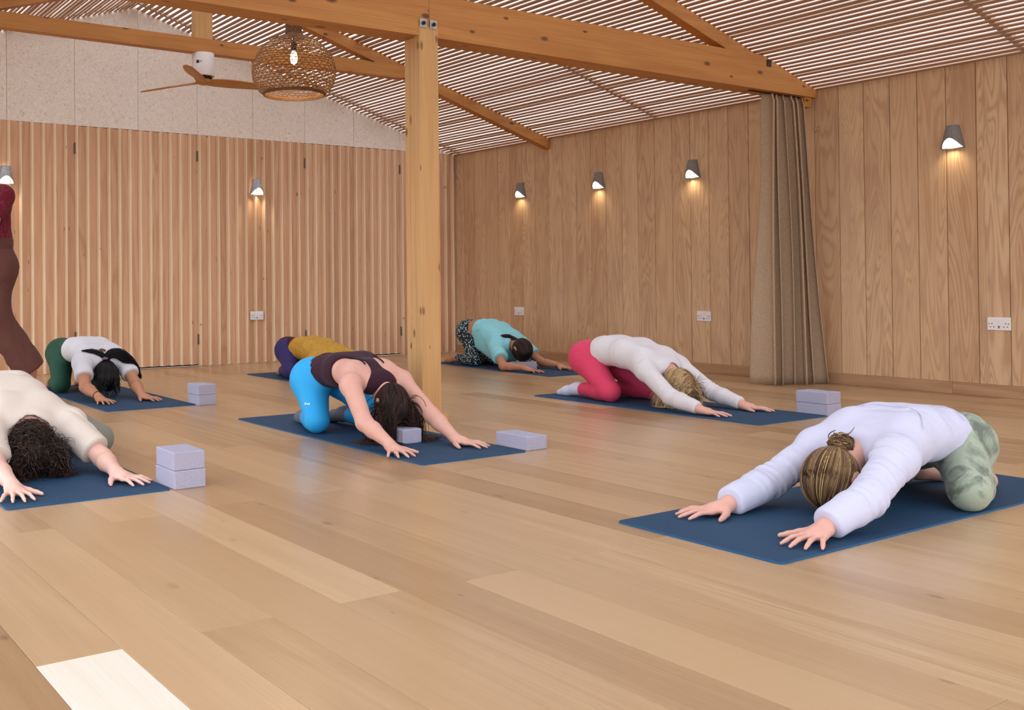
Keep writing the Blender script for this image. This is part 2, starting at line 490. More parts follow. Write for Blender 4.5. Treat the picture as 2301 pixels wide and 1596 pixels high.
tr2 = empty('roof_truss', (3.35, 7.74, 2.7), 'roof truss carrying the ceiling fan, raised collar beam and short king post', 'roof truss', 'roof trusses')
xc = XR - (2.81 - EAVE + .004) / SLOPE
fix_normals(MB().prism([(2 * XRIDGE - xc + .05, 2.70), (xc - .05, 2.685), (xc + .02, 2.70), (xc + .25, 2.725), (xc, 2.805), (2 * XRIDGE - xc, 2.815)], 7.695, 7.79, 'y').build('collar_beam', M['beam'], tr2))
rafter_pair(tr2, 7.70, 7.785, .105, XR - .012)
MB().box((3.285, 7.705, 2.812), (3.44, 7.78, NAPEX - .11)).build('king_post', M['post'], tr2)

# ---------------------------------------------------------------- post
po = empty('timber_post', (3.44, 4.77, 0), 'square knotty pine post of three laminated planks under the tie beam', 'post')
MB().box((3.372, 4.698, 0), (3.505, 4.7515, 2.262), .002).build('post_plank', M['post'], po)
MB().box((3.372, 4.7525, 0), (3.505, 4.799, 2.206), .002).build('post_plank', M['post'], po)
MB().box((3.372, 4.800, 0), (3.505, 4.845, 2.206), .002).build('post_plank', M['post'], po)
pl = empty('plinth_frame', (0, 0, 0)); pl.parent = po; ORG[pl] = ORG[po]; bpy.data.objects.remove(pl)
for lo, hi in (((3.345, 4.672, 0), (3.535, 4.697, .045)), ((3.345, 4.846, 0), (3.535, 4.871, .045)), ((3.346, 4.6975, 0), (3.371, 4.8455, .045)), ((3.506, 4.6975, 0), (3.531, 4.8455, .045))):
    MB().box(lo, hi, .002).build('base_trim', M['post'], po)
for x0 in (3.374, 3.446):
    p = MB().box((x0, 4.6935, 2.254), (x0 + .049, 4.6975, 2.304), .001).build('bolt_plate', M['steel'], po)
    c = (x0 + .025, 4.69, 2.279)
    b = MB(); b.tube([(c[0], 4.6934, c[2]), (c[0], 4.683, c[2])], .0115, 6); b.tube([(c[0], 4.684, c[2]), (c[0], 4.678, c[2])], .006, 8)
    b.build('bolt', M['bolt'], p)

# ---------------------------------------------------------------- pendant lamp
PC = Vector((3.35, 6.15, 0))
t = NT('rattan'); v = t.coords(); n = t.noise(v, 120, 3)
t.base(t.ramp(n, [(.3, srgb(84, 52, 26)), (.7, srgb(150, 102, 54))])); M['rattan'] = t.set(Roughness=.55)
pe = empty('pendant_lamp', (PC.x, PC.y, 2.1), 'woven rattan pendant lamp shade with a glowing bulb', 'pendant lamp')
prof = [(.058, 2.515), (.085, 2.497), (.13, 2.480), (.175, 2.455), (.215, 2.42), (.25, 2.375), (.275, 2.325), (.287, 2.27), (.284, 2.215), (.268, 2.165), (.24, 2.125), (.208, 2.098)]
pr = np.array(prof); seg = np.r_[0, np.cumsum(np.hypot(np.diff(pr[:, 0]), np.diff(pr[:, 1])))]
def PROF(u):
    s_ = u * seg[-1]; return np.interp(s_, seg, pr[:, 0]), np.interp(s_, seg, pr[:, 1])
rt = random.Random(5)
w = MB()
for i in range(30):
    u = (i + .5) / 30; r, z = PROF(u)
    ph = rt.random() * 6.28
    pts = [(PC.x + (r + .003 * math.sin(9 * a + ph)) * math.cos(a), PC.y + (r + .003 * math.sin(9 * a + ph)) * math.sin(a), z + .004 * math.sin(5 * a + ph)) for a in np.linspace(0, 2 * math.pi, 49)]
    w.tube(pts, .0025 if i > 8 else .0033, 4, False)
for fam in (1, -1):
    for q in range(42):
        a0 = 2 * math.pi * q / 42 + rt.uniform(-.02, .02); pts = []
        for u in np.linspace(0, 1, 26):
            r, z = PROF(u); a = a0 + fam * 1.9 * u
            rr = r + (.0025 if fam == 1 else -.0015)
            pts.append((PC.x + rr * math.cos(a), PC.y + rr * math.sin(a), z))
        w.tube(pts, .0020, 4, False)
o = w.build('woven_shade', M['rattan'], pe); o['kind'] = 'stuff'
w = MB()
for i in range(14):
    z = 2.52 + i * .009
    w.lathe([(.0545 + .0035 * math.cos(q), z + .0045 * math.sin(q)) for q in np.linspace(0, 2 * math.pi, 6)[:-1]], 28, (PC.x, PC.y, 0), True)
w.build('woven_neck', M['rattan'], pe, True)
w = MB()
for dz in (0, .008, .015):
    w.lathe([(.208 + .006 * math.cos(q) - dz * .1, 2.096 + dz + .005 * math.sin(q)) for q in np.linspace(0, 2 * math.pi, 8)[:-1]], 48, (PC.x, PC.y, 0), True)
w.build('rim', M['rattan'], pe, True)
MB().tube([(PC.x, PC.y, 2.45), (PC.x, PC.y, NAPEX + .02)], .004, 8).build('cord', M['black_hole'], pe)
MB().lathe([(.0, 2.46), (.02, 2.46), (.02, 2.405), (.016, 2.40), (.0, 2.40)], 16, PC, False).build('bulb_holder', M['black_hole'], pe, True)
MB().lathe([(.0, 2.40), (.014, 2.398), (.022, 2.375), (.026, 2.35), (.022, 2.325), (.012, 2.31), (.0, 2.306)], 16, PC, False).build('bulb', M['bulb'], pe, True)
ld = bpy.data.lights.new('pendant_bulb_light', 'POINT'); ld.energy = 8.0; ld.color = (1, .78, .45); ld.shadow_soft_size = .03
lo = bpy.data.objects.new('pendant_bulb_light', ld); COL.objects.link(lo); lo.parent = pe; lo.location = (0, 0, .19)

# ---------------------------------------------------------------- ceiling fan
FC = Vector((3.37, 7.742, 0))
fa = empty('ceiling_fan', (FC.x, FC.y, 2.45), 'white ceiling fan with three carved wooden blades under the collar beam', 'ceiling fan')
MB().lathe([(.0, 2.694), (.089, 2.694), (.091, 2.69), (.091, 2.655), (.0915, 2.653), (.0925, 2.65), (.0925, 2.51), (.09, 2.505), (.0, 2.505)], 40, FC).build('housing', M['white_plastic'], fa, True)
for e in fa.children: e.data.polygons.foreach_set('use_smooth', [abs(p.normal.z) < .5 for p in e.data.polygons])
MB().lathe([(.0, 2.507), (.072, 2.505), (.074, 2.488), (.0, 2.486)], 32, FC).build('collar_ring', M['black_hole'], fa)
M['blade'] = wood('carved_walnut_blade', srgb(196, 138, 76), srgb(168, 108, 52), srgb(130, 80, 40), 0, figure=.4, streak=.8, rough=.4, tone=.1)
MB().lathe([(.0, 2.487), (.06, 2.485), (.066, 2.47), (.055, 2.45), (.03, 2.438), (.0, 2.436)], 24, FC).build('hub', M['blade'], fa, True)
def blade(ang):
    n = 16; top = []; bot = []; V = []; Fc = []
    for i in range(n + 1):
        u = i / n; r = .03 + u * .66
        wd = .040 + .028 * math.sin(math.pi * min(1, u * 1.15) ** .8) * 1.0
        if u > .86: wd *= math.sqrt(max(0.02, 1 - ((u - .86) / .14) ** 2))
        tw = math.radians(-20 + 12 * u); sweep = .05 * u * u
        zz = 2.462 + .018 * u - .02 * u * u
        for k, e in enumerate((-1, -.5, 0, .5, 1)):
            th = .010 * (1 - e * e * .8) * (1 - .6 * u) + .002
            y_ = e * wd + sweep; V.append((r, y_ * math.cos(tw), zz + y_ * math.sin(tw) + th))
        for k, e in enumerate((1, .5, 0, -.5, -1)):
            th = .010 * (1 - e * e * .8) * (1 - .6 * u) + .002
            y_ = e * wd + sweep; V.append((r, y_ * math.cos(tw), zz + y_ * math.sin(tw) - th))
    for i in range(n):
        for k in range(10):
            a, b = i * 10 + k, i * 10 + (k + 1) % 10
            Fc.append((a, b, b + 10, a + 10))
    Fc.append(tuple(range(10))[::-1]); Fc.append(tuple(n * 10 + k for k in range(10)))
    c, s = math.cos(ang), math.sin(ang)
    V = [(FC.x + x * c - y * s, FC.y + x * s + y * c, z) for x, y, z in V]
    fix_normals(obj('blade', V, Fc, M['blade'], fa, True))
for a in (112, 232, 352): blade(math.radians(a))
lb = MB()
for i, (a, wd) in enumerate([(212, 1.6), (215, 1.6), (218, 1.6), (221, 1.6), (224, 1.6)]):
    th = math.radians(a); r = .0932
    t_ = Vector((-math.sin(th), math.cos(th), 0)) * .0022
    c = Vector((FC.x + r * math.cos(th), FC.y + r * math.sin(th), 2.60))
    lb.add([c - t_, c + t_, c + t_ + Vector((0, 0, .026)), c - t_ + Vector((0, 0, .026))], [(0, 1, 2, 3)])
for i in range(6):
    th = math.radians(228 + i * 2.4); r = .0932
    t_ = Vector((-math.sin(th), math.cos(th), 0)) * .0009
    c = Vector((FC.x + r * math.cos(th), FC.y + r * math.sin(th), 2.603 + (i % 3) * .004))
    lb.add([c - t_, c + t_, c + t_ + Vector((0, 0, .012)), c - t_ + Vector((0, 0, .012))], [(0, 1, 2, 3)])
lb.build('printed_label', M['bolt'], fa)

# ---------------------------------------------------------------- wall lamps
def lamp_meshes():
    NP, NTt = 28, 8; H = .16
    def rad(z): return .079 + (.043 - .079) * (z / H)
    def low(p): return .066 * max(0.0, math.cos(p)) ** 1.6 + .004
    def surf(off, z_extra):
        V = []
        for j in range(NTt + 1):
            for i in range(NP + 1):
                p = -math.pi / 2 + math.pi * i / NP
                z0 = low(p); z = z0 + (H - z_extra - z0) * j / NTt; r = rad(z) - off
                V.append((r * math.sin(p), -max(.0, r * math.cos(p)) - .003, z))
        return V
    W = NP + 1
    quads = [(j * W + i, j * W + i + 1, (j + 1) * W + i + 1, (j + 1) * W + i) for j in range(NTt) for i in range(NP)]
    V = surf(0, 0) + surf(.007, .006); n = (NTt + 1) * W
    Fc = [q for q in quads] + [tuple(n + k for k in q[::-1]) for q in quads]
    Fc += [(i + 1, i, n + i, n + i + 1) for i in range(NP)]
    top = [NTt * W + i for i in range(NP + 1)]; Fc.append(tuple(top))
    Fc += [((j + 1) * W, j * W, n + j * W, n + (j + 1) * W) for j in range(NTt)] + [(j * W + NP, (j + 1) * W + NP, n + (j + 1) * W + NP, n + j * W + NP) for j in range(NTt)]
    # diffuser: inner lining plus back face
    D = surf(.0078, .010)
    Df = [q[::-1] for q in quads]
    k = len(D)
    D += [(-.071, -.002, .006), (.071, -.002, .006), (.036, -.002, H - .01), (-.036, -.002, H - .01)]
    Df.append((k, k + 3, k + 2, k + 1))
    # bottom bar along the wall
    bar = MB().box((-.078, -.012, .0), (.078, -.001, .006))
    return (V, Fc), (D, Df), bar
LV, LD, LB = lamp_meshes()
def lamp_set(shell_mat):
    s = mesh_data('shade', LV[0], LV[1], shell_mat, True); d = mesh_data('diffuser', LD[0], LD[1], M['lamp_glow'], True)
    fixmesh(s); b = mesh_data('wall_bar', LB.v, LB.f, shell_mat); return s, d, b
SET_G, SET_S = lamp_set(M['lamp_shell']), lamp_set(M['lamp_shell_silver'])
spot = bpy.data.lights.new('wall_lamp_light', 'SPOT'); spot.energy = 4.2; spot.color = (1, .86, .58); spot.spot_size = math.radians(118); spot.spot_blend = 1.0; spot.shadow_soft_size = .03
def wall_lamp(loc, rz, st, label, grp):
    e = empty('wall_lamp', loc, label, 'wall lamp', grp, rz=rz)
    for nm, me in zip(('shade', 'diffuser', 'wall_bar'), st): link(nm, me, e)
    l_ = bpy.data.objects.new('wall_lamp_light', spot); COL.objects.link(l_); l_.parent = e; l_.location = (0, -.036, .035); l_.rotation_euler = (math.radians(-6), 0, 0)
    return e
wall_lamp((2.15, YB - .04, 1.70), 0, SET_S, 'silver half-cone wall lamp on the battens beside the maroon knit top', 'wall lamps on the battens')
wall_lamp((4.612, YB - .04, 1.70), 0, SET_S, 'silver half-cone wall lamp on the battens above the white socket', 'wall lamps on the battens')
for yy, lab in ((8.15, 'grey half-cone wall lamp on the plywood nearest the room corner'), (7.02, 'grey half-cone wall lamp second from the corner, on the plywood wall'),
                (5.90, 'grey half-cone wall lamp on the plywood beside the curtain, third from the corner'), (3.685, 'grey half-cone wall lamp beyond the curtain, alone above a double socket')):
    wall_lamp((XR - .0005, yy, 1.685), -math.pi / 2, SET_G, lab, 'wall lamps on the plywood')

# ---------------------------------------------------------------- sockets
pm = MB().box((-.073, -.010, -.043), (.073, 0, .043), .003); PLATE = mesh_data('plate', pm.v, pm.f, M['white_plastic'])
SLOT = mesh_data('pin_slot', *(lambda b: (b.v, b.f))(MB().box((-.0035, -.0108, -.0028), (.0035, -.006, .0028))), M['black_hole'])
USB = mesh_data('usb_port', *(lambda b: (b.v, b.f))(MB().box((-.0065, -.0108, -.0028), (.0065, -.006, .0028))), M['black_hole'])
SWI = mesh_data('switch', *(lambda b: (b.v, b.f))(MB().box((-.007, -.0135, -.011), (.007, -.008, .011), .0015)), M['white_plastic'])
def socket(loc, rz, label):
    e = empty('wall_socket', loc, label, 'socket', 'white double sockets', rz=rz)
    p = link('plate', PLATE, e)
    for s in (-1, 1):
        for dx, dz in ((.061, .0), (.043, .002), (.053, -.020), (.031, -.021)):
            q = link('pin_slot', SLOT, p, (s * dx, 0, dz))
        link('switch', SWI, p, (s * .011, 0, .018))
    for dz in (-.017, -.026): link('usb_port', USB, p, (0, 0, dz))
socket((4.605, YB - .038, .478), 0, 'white double socket on the wooden battens below a silver lamp')
socket((XR - .0002, 8.20, .486), -math.pi / 2, 'white double socket on the plywood above the person in the turquoise tee')
socket((XR - .0002, 5.80, .486), -math.pi / 2, 'white double socket on the plywood just beside the curtain, between it and the corner')
socket((XR - .0002, 3.405, .488), -math.pi / 2, 'white double socket on the plywood on the side of the curtain away from the corner')

# ---------------------------------------------------------------- curtain
t = NT('linen_curtain'); v = t.coords((1, 1, 1)); a = t.noise(t.vmath('MULTIPLY', v, (420, 420, 60)), 1, 2); b = t.noise(t.vmath('MULTIPLY', v, (60, 60, 500)), 1, 2)
ww = t.math('ADD', a, b)
t.base(t.ramp(t.math('MULTIPLY', ww, .5), [(.35, srgb(158, 132, 106)), (.65, srgb(192, 164, 136))])); t.bump(ww, .25, .002); M['linen'] = t.set(Roughness=.95, Specular_IOR_Level=.1)
def curtain():
    nu, nv = 200, 40; V = []; Fc = []
    top0, top1 = Vector((6.62, 4.765, 2.188)), Vector((7.05, 4.765, 2.188))
    bot0, bot1 = Vector((6.64, 4.86, .006)), Vector((7.09, 4.62, .006))
    ph = [0, .5, .95, 1.35, 1.9, 2.5, 2.95, 3.4]
    for j in range(nv + 1):
        w_ = j / nv; e = w_ ** 1.25
        for i in range(nu + 1):
            u = i / nu
            p = top0.lerp(top1, u).lerp(bot0.lerp(bot1, u), e)
            k = 6.6 * u + .35 * math.sin(3.4 * u + 1.2) + .10 * math.sin(4 * w_ + 6 * u)
            amp = (.042 + .034 * w_) * (1 + .3 * math.sin(11 * u + 2))
            s = math.sin(2 * math.pi * k); s = math.copysign(abs(s) ** .8, s)
            dx = .018 * math.sin(4 * math.pi * k + .6)
            p = p + Vector((dx, amp * s + (.012 * w_) * math.sin(7 * u + 3 * w_), 0))
            if w_ < .04: p.y += (4.765 - p.y) * .25
            p.z -= 0 if w_ < .98 else 0
            V.append(p[:])
    for j in range(nv):
        for i in range(nu):
            a_ = j * (nu + 1) + i; Fc.append((a_, a_ + nu + 1, a_ + nu + 2, a_ + 1))
    e_ = empty('curtain', (6.83, 4.72, 0), 'heavy brown linen curtain gathered at the plywood wall', 'curtain')
    o = obj('cloth', V, Fc, M['linen'], e_, True)
    sm = o.modifiers.new('thick', 'SOLIDIFY'); sm.thickness = .003
    MB().box((6.4, 4.758, 2.19), (7.1, 4.772, 2.204)).build('rail', M['bolt'], e_)
curtain()
# hook and cable on the wall
o = MB().tube([(XR + .001, 4.70, 1.975), (XR - .03, 4.70, 1.965), (XR - .045, 4.702, 1.945), (XR - .03, 4.705, 1.93), (XR - .012, 4.705, 1.94)], .003, 6).build('curtain_hook', M['steel']); tag(o, 'small wire hook on the plywood next to the curtain', 'hook')
pts = [(XR - .03, 9.27, 2.245), (XR - .035, 9.255, 2.20), (XR - .03, 9.262, 2.12), (XR - .025, 9.255, 2.04), (XR - .012, 9.235, 1.985), (XR + .002, 9.225, 1.97)]
o = MB().tube(pts, .0035, 6).build('cable', M['lamp_shell']); tag(o, 'thin grey cable hanging in the room corner under the ceiling', 'cable')

# ---------------------------------------------------------------- mats
t = NT('mat_top'); v = t.coords((1, 1, 1)); n1 = t.noise(v, 9, 3); n2 = t.noise(v, 500, 2)
t.base(t.mix(t.math('MULTIPLY', n1, .5), srgb(20, 56, 86), srgb(34, 72, 102))); t.bump(n2, .15, .001); M['mat_top'] = t.set(Roughness=.75, Specular_IOR_Level=.35)
M['mat_edge'] = plain('mat_edge', srgb(4, 78, 120), .7)
def yoga_mat(cx, cy, lx, ly, rz, label):
    r, n = .018, 5; pts = []
    for sx, sy, a0 in ((1, 1, 0), (-1, 1, 90), (-1, -1, 180), (1, -1, 270)):
        for q in range(n):
            a = math.radians(a0 + 90 * q / (n - 1)); pts.append((sx * (lx / 2 - r) + r * math.cos(a), sy * (ly / 2 - r) + r * math.sin(a)))
    N = len(pts); e = .0012; T = .006
    V = [(x, y, .0004) for x, y in pts] + [(x, y, T - e) for x, y in pts] + [(x * (1 - e * 2 / lx), y * (1 - e * 2 / ly), T) for x, y in pts]
    Fc = [(k, (k + 1) % N, N + (k + 1) % N, N + k) for k in range(N)] + [(N + k, N + (k + 1) % N, 2 * N + (k + 1) % N, 2 * N + k) for k in range(N)] + [tuple(range(2 * N, 3 * N)), tuple(range(N))[::-1]]
    me = mesh_data('yoga_mat', V, Fc, [M['mat_edge'], M['mat_top']])
    me.polygons[2 * N].material_index = 1
    o = link('yoga_mat', me, None, (cx, cy, 0), rz)
    return tag(o, label, 'yoga mat', 'blue yoga mats')
yoga_mat(3.40, 2.070, 1.83, .615, 0, 'blue yoga mat under the person in the lavender sweater')
yoga_mat(1.171, 4.645, .616, 1.83, 0, 'blue yoga mat under the person in the cream tee')
yoga_mat(2.36, 7.185, .605, 1.83, 0, 'blue yoga mat under the person in dark green leggings')
yoga_mat(2.875, 4.525, .60, 1.86, 0, 'blue yoga mat under the person in bright blue leggings')
yoga_mat(4.23, 7.21, .61, 1.83, 0, 'blue yoga mat under the person in the mustard top')
yoga_mat(6.20, 7.22, .61, 1.83, math.radians(-3.5), 'blue yoga mat under the person in the turquoise tee')
yoga_mat(5.085, 4.42, .63, 1.82, 0, 'blue yoga mat under the person in pink leggings')

# ---------------------------------------------------------------- blocks
t = NT('lavender_foam'); v = t.coords((1, 1, 1)); n1 = t.noise(v, 160, 3)
t.base(t.ramp(n1, [(.3, srgb(164, 159, 176)), (.7, srgb(178, 172, 190))])); t.bump(n1, .2, .002); M['foam'] = t.set(Roughness=.9, Specular_IOR_Level=.15)
def block(x0, x1, y0, y1, z0, h, label, rz=0, grp='lavender foam yoga blocks'):
    cx, cy = (x0 + x1) / 2, (y0 + y1) / 2
    mm = MB().box((x0 - cx, y0 - cy, 0), (x1 - cx, y1 - cy, h), .004)
    o = link('yoga_block', mesh_data('yoga_block', mm.v, mm.f, M['foam']), None, (cx, cy, z0), rz)
    return tag(o, label, 'yoga block', grp)
BH = .0715
block(1.487, 1.618, 3.722, 3.915, 0, BH, 'lower foam block of the stack by the hand of the person in the cream tee', .02)
block(1.489, 1.619, 3.726, 3.920, BH + .0005, BH, 'upper foam block of the stack by the hand of the person in the cream tee', -.01)
BH2 = .0675
block(2.662, 2.785, 6.222, 6.405, 0, BH2, 'lower foam block of the stack by the mat of the person in green leggings')
block(2.658, 2.784, 6.225, 6.405, BH2 + .0005, BH2, 'upper foam block of the stack by the mat of the person in green leggings', .02)
block(5.400, 5.530, 3.51, 3.715, 0, BH2, 'lower foam block of the stack at the mat end of the person in pink leggings')
block(5.398, 5.531, 3.512, 3.716, BH2 + .0005, BH2, 'upper foam block of the stack at the mat end of the person in pink leggings')
block(3.196, 3.318, 3.612, 3.845, 0, .066, 'single foam block standing on bare floor at the mat of the person in blue leggings')
block(2.812, 2.925, 4.085, 4.29, .0062, .070, 'foam block under the forehead of the person in blue leggings')
block(6.03, 6.24, 6.92, 7.045, .0062, .068, 'foam block under the forehead of the person in the turquoise tee', math.radians(-6))
# ================================================================ people
def V3(*a): return np.array(a, dtype=np.float64)
def unit(v): v = np.asarray(v, float); return v / np.linalg.norm(v)

class Fld:
    """distance field on a grid, filled primitive by primitive, meshed by surface nets"""
    def __init__(s, prims, h, pad=.03):
        lo = np.full(3, 1e9); hi = -lo
        for p in prims:
            a, b = s.bounds(p); lo = np.minimum(lo, a); hi = np.maximum(hi, b)
        s.h = h; s.lo = lo - pad; n = np.ceil((hi + pad - s.lo) / h).astype(int) + 1
        s.a = np.full(n, .3, np.float32)
        s.ax = [(s.lo[i] + h * np.arange(n[i])).astype(np.float32) for i in range(3)]
        for p in prims: s.put(p)
    @staticmethod
    def bounds(p):
        if p['t'] == 'c':
            r = max(p['ra'], p['rb']); return np.minimum(p['a'], p['b']) - r, np.maximum(p['a'], p['b']) + r
        r = max(p['r']); return p['c'] - r, p['c'] + r
    def put(s, p):
        k = p.get('k', .02); lo, hi = s.bounds(p); m = k + .012
        i0 = np.maximum(0, np.floor((lo - m - s.lo) / s.h).astype(int)); i1 = np.minimum(s.a.shape, np.ceil((hi + m - s.lo) / s.h).astype(int) + 1)
        if np.any(i1 <= i0): return
        sl = tuple(slice(i0[i], i1[i]) for i in range(3))
        X = s.ax[0][sl[0]][:, None, None]; Y = s.ax[1][sl[1]][None, :, None]; Z = s.ax[2][sl[2]][None, None, :]
        if p['t'] == 'c':
            a, b = p['a'], p['b']; ab = b - a; L2 = float(ab @ ab) + 1e-12
            x, y, z = X - np.float32(a[0]), Y - np.float32(a[1]), Z - np.float32(a[2])
            t = np.clip((x * np.float32(ab[0]) + y * np.float32(ab[1]) + z * np.float32(ab[2])) / np.float32(L2), 0, 1)
            d = np.sqrt((x - t * np.float32(ab[0])) ** 2 + (y - t * np.float32(ab[1])) ** 2 + (z - t * np.float32(ab[2])) ** 2) - (np.float32(p['ra']) + t * np.float32(p['rb'] - p['ra']))
        else:
            x, y, z = X - np.float32(p['c'][0]), Y - np.float32(p['c'][1]), Z - np.float32(p['c'][2])
            q0 = 0; q1 = 0
            for ax, r in zip(p['ax'], p['r']):
                e = x * np.float32(ax[0]) + y * np.float32(ax[1]) + z * np.float32(ax[2])
                q0 = q0 + (e / np.float32(r)) ** 2; q1 = q1 + (e / np.float32(r * r)) ** 2
            q0 = np.sqrt(q0); q1 = np.sqrt(q1) + 1e-9; d = q0 * (q0 - 1) / q1
        for (o, n) in p.get('cut', ()):
            pd = (X - np.float32(o[0])) * np.float32(n[0]) + (Y - np.float32(o[1])) * np.float32(n[1]) + (Z - np.float32(o[2])) * np.float32(n[2])
            hh = np.maximum(.012 - np.abs(d - pd), 0) / .012; d = np.maximum(d, pd) + hh * hh * .003
        A = s.a[sl]
        if p.get('neg'):
            hh = np.maximum(k - np.abs(A + d), 0) / k; s.a[sl] = np.maximum(A, -d) + hh * hh * (k * .25)
        else:
            hh = np.maximum(k - np.abs(A - d), 0) / k; s.a[sl] = np.minimum(A, d) - hh * hh * (k * .25)
    def floor(s, z):
        """rest on the mat: nothing below z"""
        s.a = np.maximum(s.a, (np.float32(z) - s.ax[2])[None, None, :]); return s
    def mesh(s):
        f = s.a; S = f < 0
        c = np.zeros(tuple(np.array(f.shape) - 1), np.int8)
        cor = [(i, j, k) for i in (0, 1) for j in (0, 1) for k in (0, 1)]
        n = c.shape
        for i, j, k in cor: c += S[i:i + n[0], j:j + n[1], k:k + n[2]]
        act = (c > 0) & (c < 8); I = np.argwhere(act)
        idx = np.full(n, -1, np.int32); idx[act] = np.arange(len(I), dtype=np.int32)
        val = {q: f[I[:, 0] + q[0], I[:, 1] + q[1], I[:, 2] + q[2]] for q in cor}
        acc = np.zeros((len(I), 3)); cnt = np.zeros(len(I))
        for q in cor:
            for ax in range(3):
                if q[ax]: continue
                r = list(q); r[ax] = 1; r = tuple(r); a, b = val[q], val[r]
                m = (a < 0) != (b < 0); t = np.where(m, a / np.where(m, a - b, 1), 0)
                p = np.tile(np.array(q, float), (len(I), 1)); p[:, ax] += t
                acc += p * m[:, None]; cnt += m
        P = s.lo + s.h * (I + acc / cnt[:, None])
        Q = []
        for ax in range(3):
            b, d = (ax + 1) % 3, (ax + 2) % 3
            s0 = [slice(None)] * 3; s1 = [slice(None)] * 3; s0[ax] = slice(0, -1); s1[ax] = slice(1, None)
            for e in (b, d): s0[e] = slice(1, -1); s1[e] = slice(1, -1)
            A0, A1 = S[tuple(s0)], S[tuple(s1)]; E = np.argwhere(A0 != A1)
            if not len(E): continue
            inside = A0[E[:, 0], E[:, 1], E[:, 2]]
            E = E.copy(); E[:, b] += 1; E[:, d] += 1
            def cell(ob, od):
                q = E.copy(); q[:, b] += ob; q[:, d] += od; return idx[q[:, 0], q[:, 1], q[:, 2]]
            quad = np.stack([cell(-1, -1), cell(0, -1), cell(0, 0), cell(-1, 0)], 1)
            quad[~inside] = quad[~inside][:, ::-1]; Q.append(quad)
        Q = np.concatenate(Q)
        return P, Q

def vnormals(P, Q):
    n = np.cross(P[Q[:, 2]] - P[Q[:, 0]], P[Q[:, 3]] - P[Q[:, 1]]); N = np.zeros_like(P)
    for k in range(4): np.add.at(N, Q[:, k], n)
    return N / (np.linalg.norm(N, axis=1, keepdims=True) + 1e-12)
def relax(P, Q, it=1, f=.5):
    E = np.concatenate([Q[:, [k, (k + 1) % 4]] for k in range(4)])
    for _ in range(it):
        A = np.zeros_like(P); c = np.zeros(len(P))
        np.add.at(A, E[:, 0], P[E[:, 1]]); np.add.at(A, E[:, 1], P[E[:, 0]]); np.add.at(c, E[:, 0], 1); np.add.at(c, E[:, 1], 1)
        P = P + f * (A / np.maximum(c, 1)[:, None] - P)
    return P
def sin_noise(P, wl, seed, n=7):
    r = np.random.default_rng(seed); o = np.zeros(len(P))
    for _ in range(n):
        d = unit(r.normal(size=3)); o += np.sin(P @ d * 2 * math.pi / (wl * r.uniform(.7, 1.5)) + r.uniform(0, 6.28))
    return o / n
def skin_mesh(name, P, Q, mat, parent, attr=None):
    org = np.array(ORG[parent])
    me = bpy.data.meshes.new(name); P = (P - org).astype(np.float32)
    me.vertices.add(len(P)); me.vertices.foreach_set('co', P.ravel())
    me.loops.add(Q.size); me.loops.foreach_set('vertex_index', Q.astype(np.int32).ravel())
    me.polygons.add(len(Q)); me.polygons.foreach_set('loop_start', np.arange(0, Q.size, 4, dtype=np.int32))
    me.polygons.foreach_set('use_smooth', np.ones(len(Q), bool))
    me.materials.append(mat); me.update(calc_edges=True); me.validate()
    o = link(name, me, parent); ORG[o] = ORG[parent]; return o
def garment(name, prims, h, mat, parent, floor_z=.0065, folds=(), rough=.0, rwl=.07, seed=1, smooth=1):
    F_ = Fld(prims, h)
    if floor_z is not None: F_.floor(floor_z)
    P, Q = F_.mesh(); P = relax(P, Q, smooth)
    if folds or rough:
        N = vnormals(P, Q); D = np.zeros(len(P))
        wob = sin_noise(P, .11, seed + 5); msk = np.clip(.5 + 1.6 * sin_noise(P, .09, seed + 9), 0, 1)
        for c, d, amp, wl, R in folds:
            q = P - np.asarray(c); D += 1.3 * amp * msk * np.cos(2 * math.pi * (q @ unit(d)) / wl + 4.5 * wob) * np.exp(-(q * q).sum(1) / R ** 2)
        if rough: D += rough * sin_noise(P, rwl, seed)
        P = P + N * D[:, None]
        if floor_z is not None: P[:, 2] = np.maximum(P[:, 2], floor_z)
    return skin_mesh(name, P, Q, mat, parent)

def C_(a, b, ra, rb, k=.02, **kw): return dict(t='c', a=np.asarray(a, float), b=np.asarray(b, float), ra=ra, rb=rb, k=k, **kw)
def E_(c, ax, r, k=.02, **kw): return dict(t='e', c=np.asarray(c, float), ax=[np.asarray(q, float) for q in ax], r=r, k=k, **kw)
def grow(prims, off, k=None):
    o = []
    for p in prims:
        q = dict(p)
        if q['t'] == 'c': q['ra'] = max(.004, q['ra'] + off); q['rb'] = max(.004, q['rb'] + off)
        else: q['r'] = tuple(max(.004, r + off) for r in q['r'])
        if k: q['k'] = k
        o.append(q)
    return o
def cutp(prims, o, n): return [dict(p, cut=tuple(p.get('cut', ())) + ((np.asarray(o, float), unit(n)),)) for p in prims]

